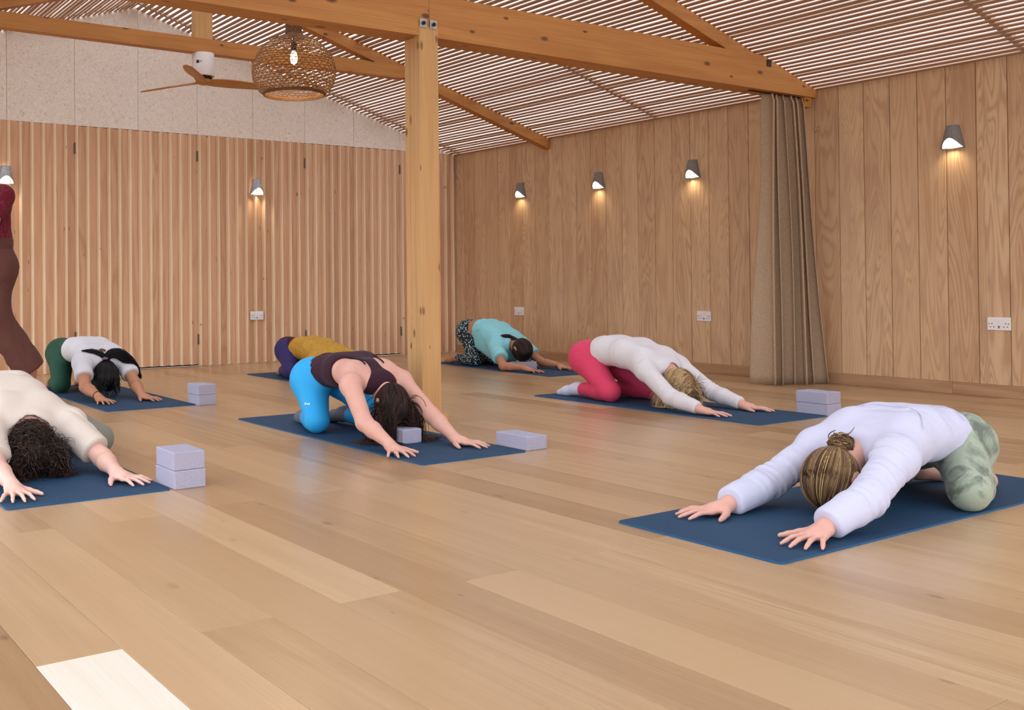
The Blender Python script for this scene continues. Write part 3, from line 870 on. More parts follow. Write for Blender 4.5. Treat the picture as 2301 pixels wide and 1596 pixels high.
Z3 = V3(0, 0, 1)
def hand(w, d, s, sc=1.0, spread=1.0, thumb=1.0, nrm=None):
    """w wrist, d finger direction, s towards the thumb; palm down on the mat, or held free when the back-of-hand normal nrm is given"""
    out = []; tips = []
    if nrm is None:
        d = unit(V3(d[0], d[1], 0)); s = unit(V3(s[0], s[1], 0)); s = unit(s - d * (s @ d))
        def pt(a, b, z): q = w + d * a * sc + s * b * sc; return V3(q[0], q[1], .0065 + z * sc)
    else:
        d = unit(d); s = unit(s - d * (s @ d)); nrm = unit(np.cross(d, s)) * np.sign(np.cross(d, s) @ nrm)
        def pt(a, b, z): return w + d * a * sc + s * b * sc + nrm * (z - .032) * sc
    spec = [(.028, .086, 9, (.044, .028, .021)), (.009, .090, 1, (.050, .031, .022)), (-.011, .085, -8, (.046, .029, .021)), (-.029, .075, -20, (.036, .022, .019))]
    out.append(C_(pt(.0, 0, .032), pt(.06, .004, .024), .024 * sc, .022 * sc, .015))
    for off, kn, ang, seg in spec:
        o_ = off * (.85 + .15 * spread); K = pt(kn, o_, .0195); a = math.radians(ang * spread); ca, sa = math.cos(a), math.sin(a)
        out.append(C_(pt(.012, off * .5, .030), K, .0165 * sc, .0112 * sc, .012))
        z = (.0205, .0125, .0072); r = (.0094, .0080, .0072, .0058); p = K; L_ = 0
        for i, sg in enumerate(seg):
            L_ += sg; q = pt(kn + ca * L_, o_ + sa * L_, z[i])
            out.append(C_(p, q, r[i] * sc, r[i + 1] * sc, .004)); p0, p = p, q
        tips.append((p, unit(d * ca + s * sa)))
    t0, t1, t2, t3 = pt(.016, .014, .024), pt(.046, .048 * thumb + .002, .017), pt(.072, .070 * thumb, .012), pt(.094, .084 * thumb, .0085)
    out += [C_(t0, t1, .017 * sc, .0125 * sc, .014), C_(t1, t2, .0118 * sc, .0100 * sc, .005), C_(t2, t3, .0100 * sc, .0076 * sc, .004)]
    tips.append((t3, unit(t3 - t2)))
    return out, tips

def head_prims(c, u, f, sc=1.0):
    u = unit(u); f = unit(f - u * (f @ u)); l = np.cross(u, f)
    ax = (l, u, f); o = [E_(c, ax, (.073 * sc, .098 * sc, .092 * sc), .02)]
    o.append(E_(c - u * .060 * sc + f * .034 * sc, ax, (.052 * sc, .055 * sc, .056 * sc), .04))
    o.append(C_(c - u * .098 * sc + f * .064 * sc, c - u * .092 * sc + f * .06 * sc, .017 * sc, .02 * sc, .02))
    o.append(C_(c + f * .086 * sc - u * .004 * sc, c + f * .107 * sc - u * .040 * sc, .008 * sc, .0125 * sc, .012))
    o.append(E_(c + f * .088 * sc - u * .066 * sc, ax, (.022 * sc, .009 * sc, .010 * sc), .008))
    for s in (-1, 1):
        o.append(E_(c + f * .092 * sc + l * s * .032 * sc - u * .004 * sc, ax, (.015 * sc, .010 * sc, .010 * sc), .012, neg=True))
        o.append(E_(c + f * .078 * sc + l * s * .032 * sc - u * .005 * sc, ax, (.011 * sc,) * 3, .004))
        o.append(E_(c + l * s * .076 * sc - u * .018 * sc - f * .008 * sc, ax, (.010 * sc, .031 * sc, .019 * sc), .006))
        o.append(E_(c + l * s * .088 * sc - u * .015 * sc - f * .002 * sc, ax, (.006 * sc, .016 * sc, .009 * sc), .005, neg=True))
    return o, (l, u, f)

def body_parts(J):
    """primitive groups of a kneeling (or standing) figure from its joints"""
    G = {}
    l = unit(J['l']); th = J.get('thick', .88)
    sp = J['spine']                     # list of (point, half width, radius)
    tor = []
    for (p, hw, r), (q, hw2, r2) in zip(sp[:-1], sp[1:]):
        p, q = np.asarray(p, float), np.asarray(q, float)
        for s in (-1, 1): tor.append(C_(p + l * s * hw, q + l * s * hw2, r * th, r2 * th, .035))
        tor.append(C_(p, q, r * th * .96, r2 * th * .96, .035))
    G['torso'] = tor
    G['pelvis'] = []
    H = np.asarray(sp[0][0], float); back = unit(H - np.asarray(sp[1][0], float))
    for s, hj in ((1, J['Lh']), (-1, J['Rh'])):
        G['pelvis'].append(C_(hj, np.asarray(hj) + back * .02 + Z3 * .015, .106 * th, .110 * th, .05))
    for S, s in (('L', 1), ('R', -1)):
        sh, el, wr = (np.asarray(J[S + q], float) for q in ('s', 'e', 'w'))
        hp, kn, an, to = (np.asarray(J[S + q], float) for q in ('h', 'k', 'a', 't'))
        ar = J.get('arm', 1.0)
        ch = np.asarray(sp[-2][0], float) + l * s * sp[-2][1]
        G['arm' + S] = [C_(ch, sh, .062 * ar, .056 * ar, .05), C_(sh, el, .050 * ar, .040 * ar, .03), C_(el, el + (wr - el) * .35, .040 * ar, .039 * ar, .02), C_(el + (wr - el) * .35, wr, .039 * ar, .0255 * ar, .015)]
        if J.get('standing'): G['hand' + S], J[S + 'tips'] = hand(wr, unit(wr - el) * .6 - Z3 * .7, np.cross(Z3, l) * -1.0, .95, .6, .7, l * s)
        else: G['hand' + S], J[S + 'tips'] = hand(wr, J[S + 'd'], -l * s, J.get('hand', 1.0), J.get('spread', 1.0), J.get('thumb', 1.0))
        lg = J.get('leg', 1.0)
        G['leg' + S] = [C_(hp, kn, .094 * lg, .062 * lg, .05), C_(kn, kn + (an - kn) * .3, .060 * lg, .056 * lg, .02), C_(kn + (an - kn) * .3, an, .056 * lg, .035 * lg, .02)]
        ft = to - an; mid = an + ft * .55
        G['foot' + S] = [C_(an, mid, .034, .031, .015), C_(mid, to, .031, .017, .015), C_(an, an - unit(ft) * .025 + (Z3 if not J.get('standing') else -Z3) * .012, .032, .029, .02)]
    n0, n1 = np.asarray(J['N'], float), np.asarray(J['hd'], float)
    G['head'], ax = head_prims(n1, np.asarray(J['u'], float), np.asarray(J['f'], float), J.get('head', 1.0))
    J['hax'] = ax
    G['neck'] = [C_(n0, n1 - ax[1] * .045 - ax[2] * .015, .052, .047, .03)]
    return G

def flip_fix(o): return o

# ---- hair
def hair_obj(name, paths, radii, mat, parent, sides=3, seed=0):
    """paths: list of (n,3) arrays; radii: list of (n,) arrays; one mesh of tapering locks, each with a tone of its own"""
    VV = []; QQ = []; TT = []; base = 0; r_ = np.random.default_rng(seed); ang = np.arange(sides) * 2 * math.pi / sides
    ca, sa = np.cos(ang)[None, :, None], np.sin(ang)[None, :, None]
    by = {}
    for p, r in zip(paths, radii): by.setdefault(len(p), []).append((p, r))
    for n, lst in by.items():
        p = np.array([q[0] for q in lst]); r = np.array([q[1] for q in lst]); m = len(lst)
        t = np.gradient(p, axis=1); t /= np.linalg.norm(t, axis=2, keepdims=True) + 1e-9
        a = np.cross(t, np.array([.3, .2, .93])); a /= np.linalg.norm(a, axis=2, keepdims=True) + 1e-9; b = np.cross(t, a)
        ring = p[:, :, None, :] + r[:, :, None, None] * (a[:, :, None, :] * ca[None] + b[:, :, None, :] * sa[None])
        VV.append(ring.reshape(-1, 3)); i = np.arange(n - 1)[:, None] * sides; k = np.arange(sides)[None, :]; k2 = (k + 1) % sides
        q = np.stack([i + k, i + k2, i + sides + k2, i + sides + k], -1).reshape(1, -1, 4) + (base + np.arange(m) * n * sides)[:, None, None]
        QQ.append(q.reshape(-1, 4)); base += m * n * sides
        tn = np.clip(.48 + .26 * np.sin(p[:, 0] @ np.array([95., 60., 40.]) + 2.5 * np.sin(p[:, 0] @ np.array([40., -70., 55.]))) + .4 * (r_.random(m) - .5), 0, 1)
        TT.append(np.repeat(tn, n * sides))
    o = skin_mesh(name, np.concatenate(VV), np.concatenate(QQ), mat, parent)
    o['kind'] = 'stuff'
    at = o.data.attributes.new('tone', 'FLOAT', 'POINT'); at.data.foreach_set('value', np.concatenate(TT).astype(np.float32))
    return o
def hair_mat(name, dark, mid, light, bias=0.0):
    t = NT(name); a = t.n('ShaderNodeAttribute', attribute_name='tone')
    n = t.noise(t.coords((1, 1, 1), rand=False), 30, 2)
    f = t.math('ADD', t.math('MULTIPLY_ADD', a.outputs['Fac'], .75, bias), t.math('MULTIPLY', n, .25))
    t.base(t.ramp(f, [(.15, dark), (.5, mid), (.95, light)])); return t.set(Roughness=.45, Specular_IOR_Level=.3)

def skull_pt(J, d, k=1.0):
    l, u, f = J['hax']; sc = J.get('head', 1.0); e = V3(d @ l, d @ u, d @ f)
    r = 1 / math.sqrt((e[0] / .073) ** 2 + (e[1] / .098) ** 2 + (e[2] / .092) ** 2) * sc
    return np.asarray(J['hd'], float) + d * r * k
def scalp_dirs(J, n, seed, fmax=.45):
    """random directions over the hairy part of the skull"""
    l, u, f = J['hax']; r = np.random.default_rng(seed); d = r.normal(size=(n * 6 + 200, 3)); d /= np.linalg.norm(d, axis=1, keepdims=True)
    a, b, c = d @ l, d @ u, d @ f
    bad = (c > fmax + .35 * np.maximum(0, b)) | (b < np.where(c > -.3, -.62, -.93)) | ((c > .1) & (b < -.05))
    return d[~bad][:n]
def skull_pts(J, d, k):
    """d (...,3) unit directions, k (...) multiples of the skull radius"""
    l, u, f = J['hax']; sc = J.get('head', 1.0)
    r = 1 / np.sqrt(((d @ l) / .073) ** 2 + ((d @ u) / .098) ** 2 + ((d @ f) / .092) ** 2) * sc
    return np.asarray(J['hd'], float) + d * (r * k)[..., None]
def slerp_path(d0, d1, n):
    c = float(np.clip(d0 @ d1, -1, 1)); w = math.acos(c)
    if w < 1e-3: return np.tile(d0, (n, 1))
    t = np.linspace(0, 1, n)[:, None]; return (np.sin((1 - t) * w) * d0 + np.sin(t * w) * d1) / math.sin(w)
def swept_hair(J, tie, n=150, seed=1, r=.0055, lift=1.06):
    """locks drawn over the skull to the tie direction"""
    rg = np.random.default_rng(seed); d = scalp_dirs(J, n, seed); m = 14; n = len(d)
    c = np.clip(d @ tie, -1, 1); w = np.maximum(np.arccos(c), 1e-3)[:, None, None]; t = np.linspace(0, 1, m)[None, :, None]
    pp = (np.sin((1 - t) * w) * d[:, None, :] + np.sin(t * w) * tie[None, None, :]) / np.sin(w)
    pp /= np.linalg.norm(pp, axis=2, keepdims=True)
    lay = rg.random(n)[:, None]
    k = 1.03 + (lift - 1.03) * np.linspace(0, 1, m)[None, :] + .05 * lay * np.sin(np.linspace(.3, 2.6, m))[None, :] + .015 * lay
    P = skull_pts(J, pp, k); R = r * np.interp(np.linspace(0, 1, m), [0, .15, .7, 1], [.4, 1, 1, .6])
    return list(P), [R] * n
def tail_hair(guide, n, rad, seed, r=.005, taper=.25, wav=0.0, wl=.08):
    """locks along a polyline with a radius profile"""
    g = np.array(guide, float); s = np.r_[0, np.cumsum(np.linalg.norm(np.diff(g, axis=0), axis=1))]; m = 16; t = np.linspace(0, s[-1], m)
    gp = np.stack([np.interp(t, s, g[:, i]) for i in range(3)], 1)
    for _ in range(2): gp[1:-1] = (gp[:-2] + 2 * gp[1:-1] + gp[2:]) / 4
    rr = np.interp(np.linspace(0, 1, m), np.linspace(0, 1, len(rad)), rad); rg = np.random.default_rng(seed); P, R = [], []
    for _ in range(n):
        o = rg.normal(size=3); o = unit(o) * rg.random() ** .5; L_ = rg.uniform(.75, 1.0)
        ph = rg.random(3) * 6.28
        q = gp + o[None, :] * rr[:, None]
        if wav: q = q + wav * np.sin(t[:, None] * 2 * math.pi / wl + ph[None, :])
        k = max(6, int(m * L_)); P.append(q[:k]); R.append(r * np.linspace(1, taper, k))
    return P, R
def hang_hair(J, part, n, seed, length, r=.0055, floor_z=.012, wav=.0, wl=.06, comb=1.0, g=.34, keep=None, avoid=None, jit=.06):
    """loose hair: parted, combed down over the skull, then falling"""
    l, u, f = J['hax']; rg = np.random.default_rng(seed); hc = np.asarray(J['hd'], float); sc = J.get('head', 1.0)
    d = scalp_dirs(J, n, seed, .5)
    if keep is not None: d = d[keep(d)]
    n = len(d); nz = lambda v: v / (np.linalg.norm(v, axis=1, keepdims=True) + 1e-9)
    lay = rg.random(n); p = skull_pts(J, d, 1.03 + .10 * lay); side = np.where(d @ l > 0, 1.0, -1.0)
    clump = np.stack([np.sin(d @ np.array([31., 17., 23.]) + q) for q in (0, 2, 4)], 1)
    v = nz(l[None, :] * side[:, None] * comb + d * .2 + part[None, :] + clump * .10 + rg.normal(size=(n, 3)) * jit); v = nz(v - d * (v * d).sum(1)[:, None])
    st = .016; m = int(length * 1.05 / st); L_ = rg.uniform(.7, 1.0, n); kmin = 1.04 + .11 * lay; pts = [p]
    for i in range(m):
        v = nz(v * (1 - g) + np.array([0, 0, -1.0]) * g + rg.normal(size=(n, 3)) * .012)
        q = pts[-1] + v * (st * L_)[:, None]; e = q - hc
        kk = np.sqrt(((e @ l) / .073) ** 2 + ((e @ u) / .098) ** 2 + ((e @ f) / .092) ** 2) / sc
        ins = kk < kmin; q = np.where(ins[:, None], hc + e * (kmin / np.maximum(kk, 1e-6))[:, None], q); v = np.where(ins[:, None], nz(q - pts[-1]), v)
        low = q[:, 2] < floor_z
        if low.any():
            q[low, 2] = floor_z + .004 * rg.random(low.sum()); w = v[low] * np.array([1, 1, 0]) + rg.normal(size=(int(low.sum()), 3)) * np.array([.3, .3, 0]); v[low] = nz(w)
        if avoid is not None:
            (bx0, by0, bz0), (bx1, by1, bz1) = avoid
            ib = (q[:, 0] > bx0) & (q[:, 0] < bx1) & (q[:, 1] > by0) & (q[:, 1] < by1) & (q[:, 2] < bz1)
            q[ib, 0] = np.where(q[ib, 0] < (bx0 + bx1) / 2, bx0 - .004, bx1 + .004)
        pts.append(q)
    P = np.stack(pts, 1); k = P.shape[1]
    if wav:
        a = np.linspace(0, 1, k)[None, :, None] ** .6; ph = rg.random((n, 1, 3)) * 1.6 + clump[:, None, :] * 3
        P = P + wav * a * np.sin(np.arange(k)[None, :, None] * st * 2 * math.pi / wl + ph)
    P[:, :, 2] = np.maximum(P[:, :, 2], floor_z)
    R = r * np.interp(np.linspace(0, 1, k), [0, .15, .7, 1], [.5, 1, .9, .25])
    return list(P), [R] * n
def hair_cap(J, off=.003, fcut=.052, h=.006):
    """scalp-hugging base under the locks"""
    l, u, f = J['hax']; c = np.asarray(J['hd'], float); sc = J.get('head', 1.0)
    return [E_(c, (l, u, f), ((.073 + off) * sc, (.098 + off) * sc, (.092 + off) * sc), .01, cut=((c + f * fcut * sc, unit(f - u * .35)), (c - u * .075 * sc, -u)))]

def drape(objs, pts, off=.002, rad=.02):
    """lift the points of a line onto the upper surface of some meshes"""
    C = []
    for o in objs:
        co = np.empty(len(o.data.vertices) * 3, np.float32); o.data.vertices.foreach_get('co', co); C.append(co.reshape(-1, 3) + np.array(ORG[o]))
    C = np.concatenate(C); out = []
    for x, y in pts:
        d = (C[:, 0] - x) ** 2 + (C[:, 1] - y) ** 2; near = C[d < rad * rad * .25]
        if not len(near): near = C[np.argsort(d)[:6]]
        out.append((x, y, float(near[:, 2].max()) + off))
    return out
def kids(e, *names): return [o for o in e.children if o.name.split('.')[0] in names]
def smooth_line(pts, n=20):
    p = np.array(pts, float); s_ = np.r_[0, np.cumsum(np.linalg.norm(np.diff(p, axis=0), axis=1))]; t_ = np.linspace(0, s_[-1], n)
    q = np.stack([np.interp(t_, s_, p[:, i]) for i in range(p.shape[1])], 1)
    for _ in range(3): q[1:-1] = (q[:-2] + 2 * q[1:-1] + q[2:]) / 4
    return q
# ---- fabrics and skin
def fabric(name, col, var=None, rough=.9, scale=300, bumpv=.15, sheen=.04):
    t = NT(name); v = t.coords((1, 1, 1), rand=False); n = t.noise(v, scale, 2); m_ = t.noise(v, 6, 2)
    c2 = var or tuple(x * .82 for x in col[:3]) + (1,)
    t.base(t.mix(t.math('MULTIPLY', t.math('ADD', n, m_), .4), col, c2)); t.bump(n, bumpv, .0015)
    return t.set(Roughness=rough, Sheen_Weight=sheen, Specular_IOR_Level=.25)
def skin(name, col, red):
    t = NT(name); v = t.coords((1, 1, 1), rand=False); n = t.noise(v, 14, 3)
    t.base(t.mix(t.math('MULTIPLY', n, .6), col, red))
    return t.set(Roughness=.5, Specular_IOR_Level=.4, Subsurface_Weight=.0)
SK_LIGHT = skin('skin_light', srgb(236, 190, 172), srgb(222, 160, 142))
SK_PINK = skin('skin_pink', srgb(222, 170, 152), srgb(204, 138, 120))
SK_TAN = skin('skin_tan', srgb(190, 132, 100), srgb(170, 108, 80))
def sp_(*a): return [(np.array(p, float), hw, r) for p, hw, r in a]
def spine_at(J, t):
    sp = J['spine']; i = min(int(t), len(sp) - 2); q = t - i; return sp[i][0] * (1 - q) + sp[i + 1][0] * q
def spine_dir(J, t):
    sp = J['spine']; i = min(int(t), len(sp) - 2); return unit(sp[i + 1][0] - sp[i][0])
def sleeve(J, G, S, t, off, flare=.0):
    sh, el, wr = (np.asarray(J[S + q], float) for q in 'sew'); p = grow(G['arm' + S], off)
    ar = J.get('arm', 1.0)
    if t <= 1:
        e = sh + (el - sh) * t; r1 = (.050 + (.040 - .050) * t) * ar + off + flare
        return [p[0]] + cutp([C_(sh, e + unit(el - sh) * .05, p[1]['ra'], r1, .03)], e, el - sh)
    e = el + (wr - el) * (t - 1)
    r1 = .029 * ar + off + flare
    return [p[0], p[1], p[2]] + cutp([C_(el + (wr - el) * .35, e + unit(wr - el) * .04, p[3]['ra'], r1, .02)], e, wr - el)
def legging(J, G, S, t, off):
    kn, an = np.asarray(J[S + 'k'], float), np.asarray(J[S + 'a'], float); p = grow(G['leg' + S], off); e = kn + (an - kn) * t
    return [p[0], p[1]] + cutp([p[2]], e, an - kn)

def make_person(label, J, skin_mat, h, top=None, legs=None, hair=None, group=None, extra=None, bare_torso=0.0, waist_gap=False):
    base = J['spine'][0][0]
    e = empty('person', (base[0], base[1], 0.0), label, 'person', group)
    G = body_parts(J)
    if top and top.get('loose'): pass
    T = grow(G['torso'], -.013 if not bare_torso else bare_torso) + grow(G['pelvis'], -.013)
    if J.get('bare_upper'): T = grow(G['torso'][:6], -.010) + grow(G['torso'][6:], -.003) + grow(G['pelvis'], -.013)
    if waist_gap: T = G['torso'][:6] + grow(G['torso'][6:], -.013) + grow(G['pelvis'], -.013)
    prims = T + G['neck'] + G['head']
    for S in 'LR':
        a = G['arm' + S]
        if top and top['sleeve'] > 1.2: a = grow(a[:3], -.008) + [a[3]]
        prims += a + G['hand' + S] + grow(G['leg' + S], -.012) + G['foot' + S]
    F_ = Fld(prims, h)
    if not J.get('standing'): F_.floor(.0065)
    P, Q = F_.mesh(); P = relax(P, Q, 1, .35)
    body = skin_mesh('body', P, Q, skin_mat, e)
    if legs:
        w = legs.get('waist', 1.0); wp = spine_at(J, w); wd = spine_dir(J, w); off = legs.get('off', .004)
        pr = cutp(grow(G['torso'][:6], off), wp, wd) + cutp(grow(G['pelvis'], off), wp + wd * .03, wd)
        for S in 'LR': pr += legging(J, G, S, legs.get('ankle', .92), off)
        garment(legs.get('name', 'leggings'), pr, legs.get('h', h * 1.25), legs['mat'], e, None if J.get('standing') else .0065, legs.get('folds', ()), legs.get('rough', .001), .06, legs.get('seed', 3))
    if top:
        hm = top.get('hem', .3); hp = spine_at(J, hm); hd_ = -spine_dir(J, hm); off = top.get('off', .013)
        pr = grow(G['torso'], off)
        pr = cutp(pr, hp, hd_)
        pr += [dict(q) for q in top.get('more', [])]
        if top['sleeve'] > 0:
            for S in 'LR': pr += sleeve(J, G, S, top['sleeve'], off + top.get('soff', 0), top.get('flare', 0))
        n0 = np.asarray(J['N'], float); l, u, f = J['hax']
        pr += J.get('armholes', [])
        if top.get('neck', True): pr.append(dict(C_(n0 - (u * .02), n0 + (np.asarray(J['hd'], float) - n0) * .8, top.get('nr', .060), top.get('nr', .060) * 1.25, .008), neg=True))
        garment(top.get('name', 'top'), pr, top.get('h', h * 1.25), top['mat'], e, None if J.get('standing') else .008, top.get('folds', ()), top.get('rough', .003), top.get('rwl', .08), top.get('seed', 2))
    if legs and legs.get('sock'):
        for S in 'LR':
            kn, an = np.asarray(J[S + 'k'], float), np.asarray(J[S + 'a'], float); ee = kn + (an - kn) * (legs.get('ankle', .92) - .04)
            pr = grow(G['foot' + S], .004) + cutp([grow(G['leg' + S], .002)[2]], ee, kn - an)
            garment('sock', pr, h * 1.1, legs['sock'], e, .0065)
    if hair: hair(J, e)
    if extra: extra(J, G, e)
    return e, J, G

# ---- materials of the clothes
t = NT('tie_dye_leggings'); v = t.coords((1, 1, 1), rand=False); n = t.noise(v, 9, 4, .6, 1.2)
t.base(t.ramp(n, [(.36, srgb(96, 104, 90)), (.46, srgb(132, 142, 122)), (.56, srgb(160, 168, 146)), (.7, srgb(150, 160, 140))])); M['tiedye'] = t.set(Roughness=.75, Sheen_Weight=.2)
t = NT('dash_print_leggings'); v = t.coords((1, 1, 1), rand=False)
vo = t.n('ShaderNodeTexVoronoi', Scale=1.0, Randomness=.75); t.l(t.vmath('MULTIPLY', v, (90, 90, 50)), vo.inputs['Vector'])
sp3 = t.n('ShaderNodeSeparateColor'); t.l(vo.outputs['Color'], sp3.inputs[0])
dot = t.math('LESS_THAN', vo.outputs['Distance'], .36); dot = t.math('MULTIPLY', dot, t.math('GREATER_THAN', sp3.outputs[0], .2))
t.base(t.mix(dot, srgb(16, 18, 28), t.mix(sp3.outputs[1], srgb(240, 240, 240), srgb(120, 205, 205)))); M['dash'] = t.set(Roughness=.7)
t = NT('mustard_marl'); v = t.coords((1, 1, 1), rand=False); n = t.noise(v, 170, 3, .7)
t.base(t.ramp(n, [(.34, srgb(70, 48, 24)), (.44, srgb(182, 132, 40)), (.6, srgb(208, 160, 62))])); M['mustard'] = t.set(Roughness=.95)
t = NT('crochet_maroon'); v = t.coords((1, 1, 1), rand=False)
vo = t.n('ShaderNodeTexVoronoi', Scale=85.0, Randomness=.2); t.l(v, vo.inputs['Vector'])
t.base(t.mix(t.math('LESS_THAN', vo.outputs['Distance'], .28), srgb(104, 14, 36), srgb(150, 70, 78))); t.bump(vo.outputs['Distance'], .4, .004); M['crochet'] = t.set(Roughness=.95)
M['lav'] = fabric('lavender_sweatshirt', srgb(208, 205, 224), srgb(190, 187, 208), bumpv=.25)
M['cream'] = fabric('cream_jersey', srgb(222, 206, 192), srgb(204, 186, 172))
M['white_tee'] = fabric('white_jersey', srgb(222, 217, 220), srgb(204, 199, 205))
M['white_top'] = fabric('white_ribbed_top', srgb(224, 216, 216), srgb(206, 198, 202))
M['turq'] = fabric('turquoise_jersey', srgb(152, 214, 220), srgb(122, 190, 200))
M['plum'] = fabric('plum_tank', srgb(60, 26, 42), srgb(44, 18, 30), rough=.8)
M['blue_leg'] = fabric('bright_blue_leggings', srgb(46, 172, 232), srgb(30, 148, 214), rough=.55, bumpv=.05)
M['green_leg'] = fabric('dark_green_leggings', srgb(28, 78, 58), srgb(20, 60, 44), rough=.6, bumpv=.05)
M['pink_leg'] = fabric('pink_leggings', srgb(222, 70, 104), srgb(204, 52, 88), rough=.7, bumpv=.08)
M['purple_leg'] = fabric('purple_leggings', srgb(52, 42, 104), srgb(40, 32, 86), rough=.6)
M['grey_leg'] = fabric('grey_leggings', srgb(140, 140, 126), srgb(118, 118, 106), rough=.7)
M['maroon_band'] = fabric('maroon_band', srgb(66, 22, 32), srgb(50, 16, 26))
M['brown_trs'] = fabric('brown_trousers', srgb(106, 66, 58), srgb(86, 50, 44), rough=.8)
M['sock_grey'] = fabric('grey_sock', srgb(122, 116, 124), srgb(92, 88, 96)); M['sock_white'] = fabric('white_sock', srgb(214, 212, 228), srgb(196, 194, 214))
M['black_strap'] = fabric('black_strap', srgb(24, 20, 22))
M['scrunchie'] = fabric('floral_scrunchie', srgb(150, 130, 160), srgb(60, 50, 80), scale=90)
M['nail'] = plain('red_nail_varnish', srgb(160, 20, 44), .2)
M['gold'] = plain('gold_jewellery', srgb(214, 170, 90), .25, .9); M['silver'] = plain('silver_jewellery', srgb(210, 210, 214), .25, .9)
M['white_print'] = plain('white_print', srgb(240, 245, 248), .5)
H_BLONDE = hair_mat('hair_blonde_brown', srgb(58, 42, 34), srgb(134, 100, 66), srgb(210, 172, 118))
H_BLOND2 = hair_mat('hair_blonde', srgb(140, 102, 66), srgb(208, 170, 122), srgb(240, 214, 172))
H_BROWN = hair_mat('hair_dark_brown', srgb(22, 12, 12), srgb(50, 28, 24), srgb(96, 60, 46))
H_CURLY = hair_mat('hair_curly_brown', srgb(20, 14, 14), srgb(52, 34, 28), srgb(110, 76, 56))
H_BLACK = hair_mat('hair_black', srgb(6, 5, 7), srgb(16, 13, 15), srgb(42, 36, 38))
H_DBROWN = hair_mat('hair_brown', srgb(20, 10, 9), srgb(48, 24, 20), srgb(88, 50, 38))

def cap(J, e, mat, **kw):
    F_ = Fld(hair_cap(J, **kw), .006); P, Q = F_.mesh(); P = relax(P, Q, 1)
    o = skin_mesh('hair_base', P, Q, mat, e); return o
def ring_on(e, name, c, ax, r, th, mat, n=24):
    ax = unit(ax); a = unit(np.cross(ax, [.2, .3, .9])); b = np.cross(ax, a)
    pts = [c + (a * math.cos(q) + b * math.sin(q)) * r for q in np.linspace(0, 2 * math.pi, n)]
    return MB().tube([tuple(p) for p in pts], th, 6, False).build(name, mat, e, True)
def nails(J, e, S, mat):
    for p, d in J[S + 'tips']:
        c = p + d * .001 + Z3 * .0045; a = unit(d); b = unit(np.cross(Z3, a)); V = []
        for q in np.linspace(0, 2 * math.pi, 9)[:-1]: V.append(tuple(c + a * math.cos(q) * .006 + b * math.sin(q) * .0042))
        V.append(tuple(c + Z3 * .002)); obj('nail', V, [(i, (i + 1) % 8, 8) for i in range(8)], mat, e, True)

LX = V3(1, 0, 0); FY = V3(0, -1, 0)
GRP = 'people stretching on the mats'
# ---------------------------------------------------------------- A: lavender sweater
JA = dict(l=V3(0, -1, 0), spine=sp_(((3.82, 2.04, .190), .078, .100), ((3.70, 2.04, .230), .074, .090), ((3.56, 2.04, .246), .080, .090), ((3.43, 2.04, .236), .086, .084), ((3.335, 2.04, .212), .05, .066)),
    Lh=V3(3.80, 1.945, .182), Rh=V3(3.80, 2.135, .182), Lk=V3(3.565, 1.80, .074), Rk=V3(3.565, 2.29, .074), La=V3(3.90, 1.915, .052), Lt=V3(4.07, 1.98, .022), Ra=V3(3.90, 2.16, .052), Rt=V3(4.07, 2.10, .022),
    Ls=V3(3.255, 1.875, .205), Rs=V3(3.32, 2.20, .190), Le=V3(3.02, 1.835, .105), Re=V3(3.10, 2.24, .088), Lw=V3(2.825, 1.85, .046), Rw=V3(2.855, 2.225, .046), Ld=V3(-1, -.12, 0), Rd=V3(-1, .34, 0),
    N=V3(3.30, 2.04, .205), hd=V3(3.145, 2.04, .118), u=V3(-.85, 0, -.52), f=V3(.52, 0, -.85), head=1.04, spread=1.25, thumb=1.15)
def hairA(J, e):
    cap(J, e, H_BLONDE)
    tie = unit(V3(3.19, 2.045, .205) - J['hd'])
    P, R = swept_hair(J, tie, 1700, 5, .0019, 1.12); o = hair_obj('hair', P, R, H_BLONDE, e, seed=3)
    b = V3(3.225, 2.05, .228); P, R = [], []; rg = np.random.default_rng(4)
    for i in range(260):
        ax = unit(rg.normal(size=3) * V3(.5, .5, .5) + V3(.5, .1, .9)); a = unit(np.cross(ax, rg.normal(size=3))); c = np.cross(ax, a); rr = rg.uniform(.020, .042); th0 = rg.random() * 6.28
        q = np.linspace(0, 4.2, 16); P.append(b + ax * rg.normal() * .010 + rr * (np.cos(q + th0)[:, None] * a + np.sin(q + th0)[:, None] * c)); R.append(np.full(16, .0019))
    hair_obj('hair_bun', P, R, H_BLONDE, e, seed=9)
    P, R = tail_hair([b + V3(0, 0, .02), b + V3(.01, -.03, .045), b + V3(.005, -.05, .07)], 5, [.006, .004, .002], 8, .0018); hair_obj('loose_strand', P, R, H_BLONDE, e)
def extraA(J, G, e):
    l, u, f = J['hax']
    c = np.asarray(J['hd']) + l * .086 - u * .03 - f * .012
    for k in range(2): ring_on(e, 'earring', c + u * .012 * k, u * .3 + f, .006, .0011, M['silver'], 12)
    sw = kids(e, 'sweater')
    for pts in ([(3.40, 1.86), (3.50, 1.93), (3.54, 2.04), (3.50, 2.15), (3.42, 2.22)], [(3.70, 1.88), (3.705, 1.96), (3.70, 2.04), (3.695, 2.12), (3.69, 2.19)]):
        L_ = drape(sw, smooth_line(pts, 22), .0004); L_ = smooth_line(L_, 30); MB().tube([tuple(q) for q in L_], .0016, 5).build('seam', M['lav'], e, True)
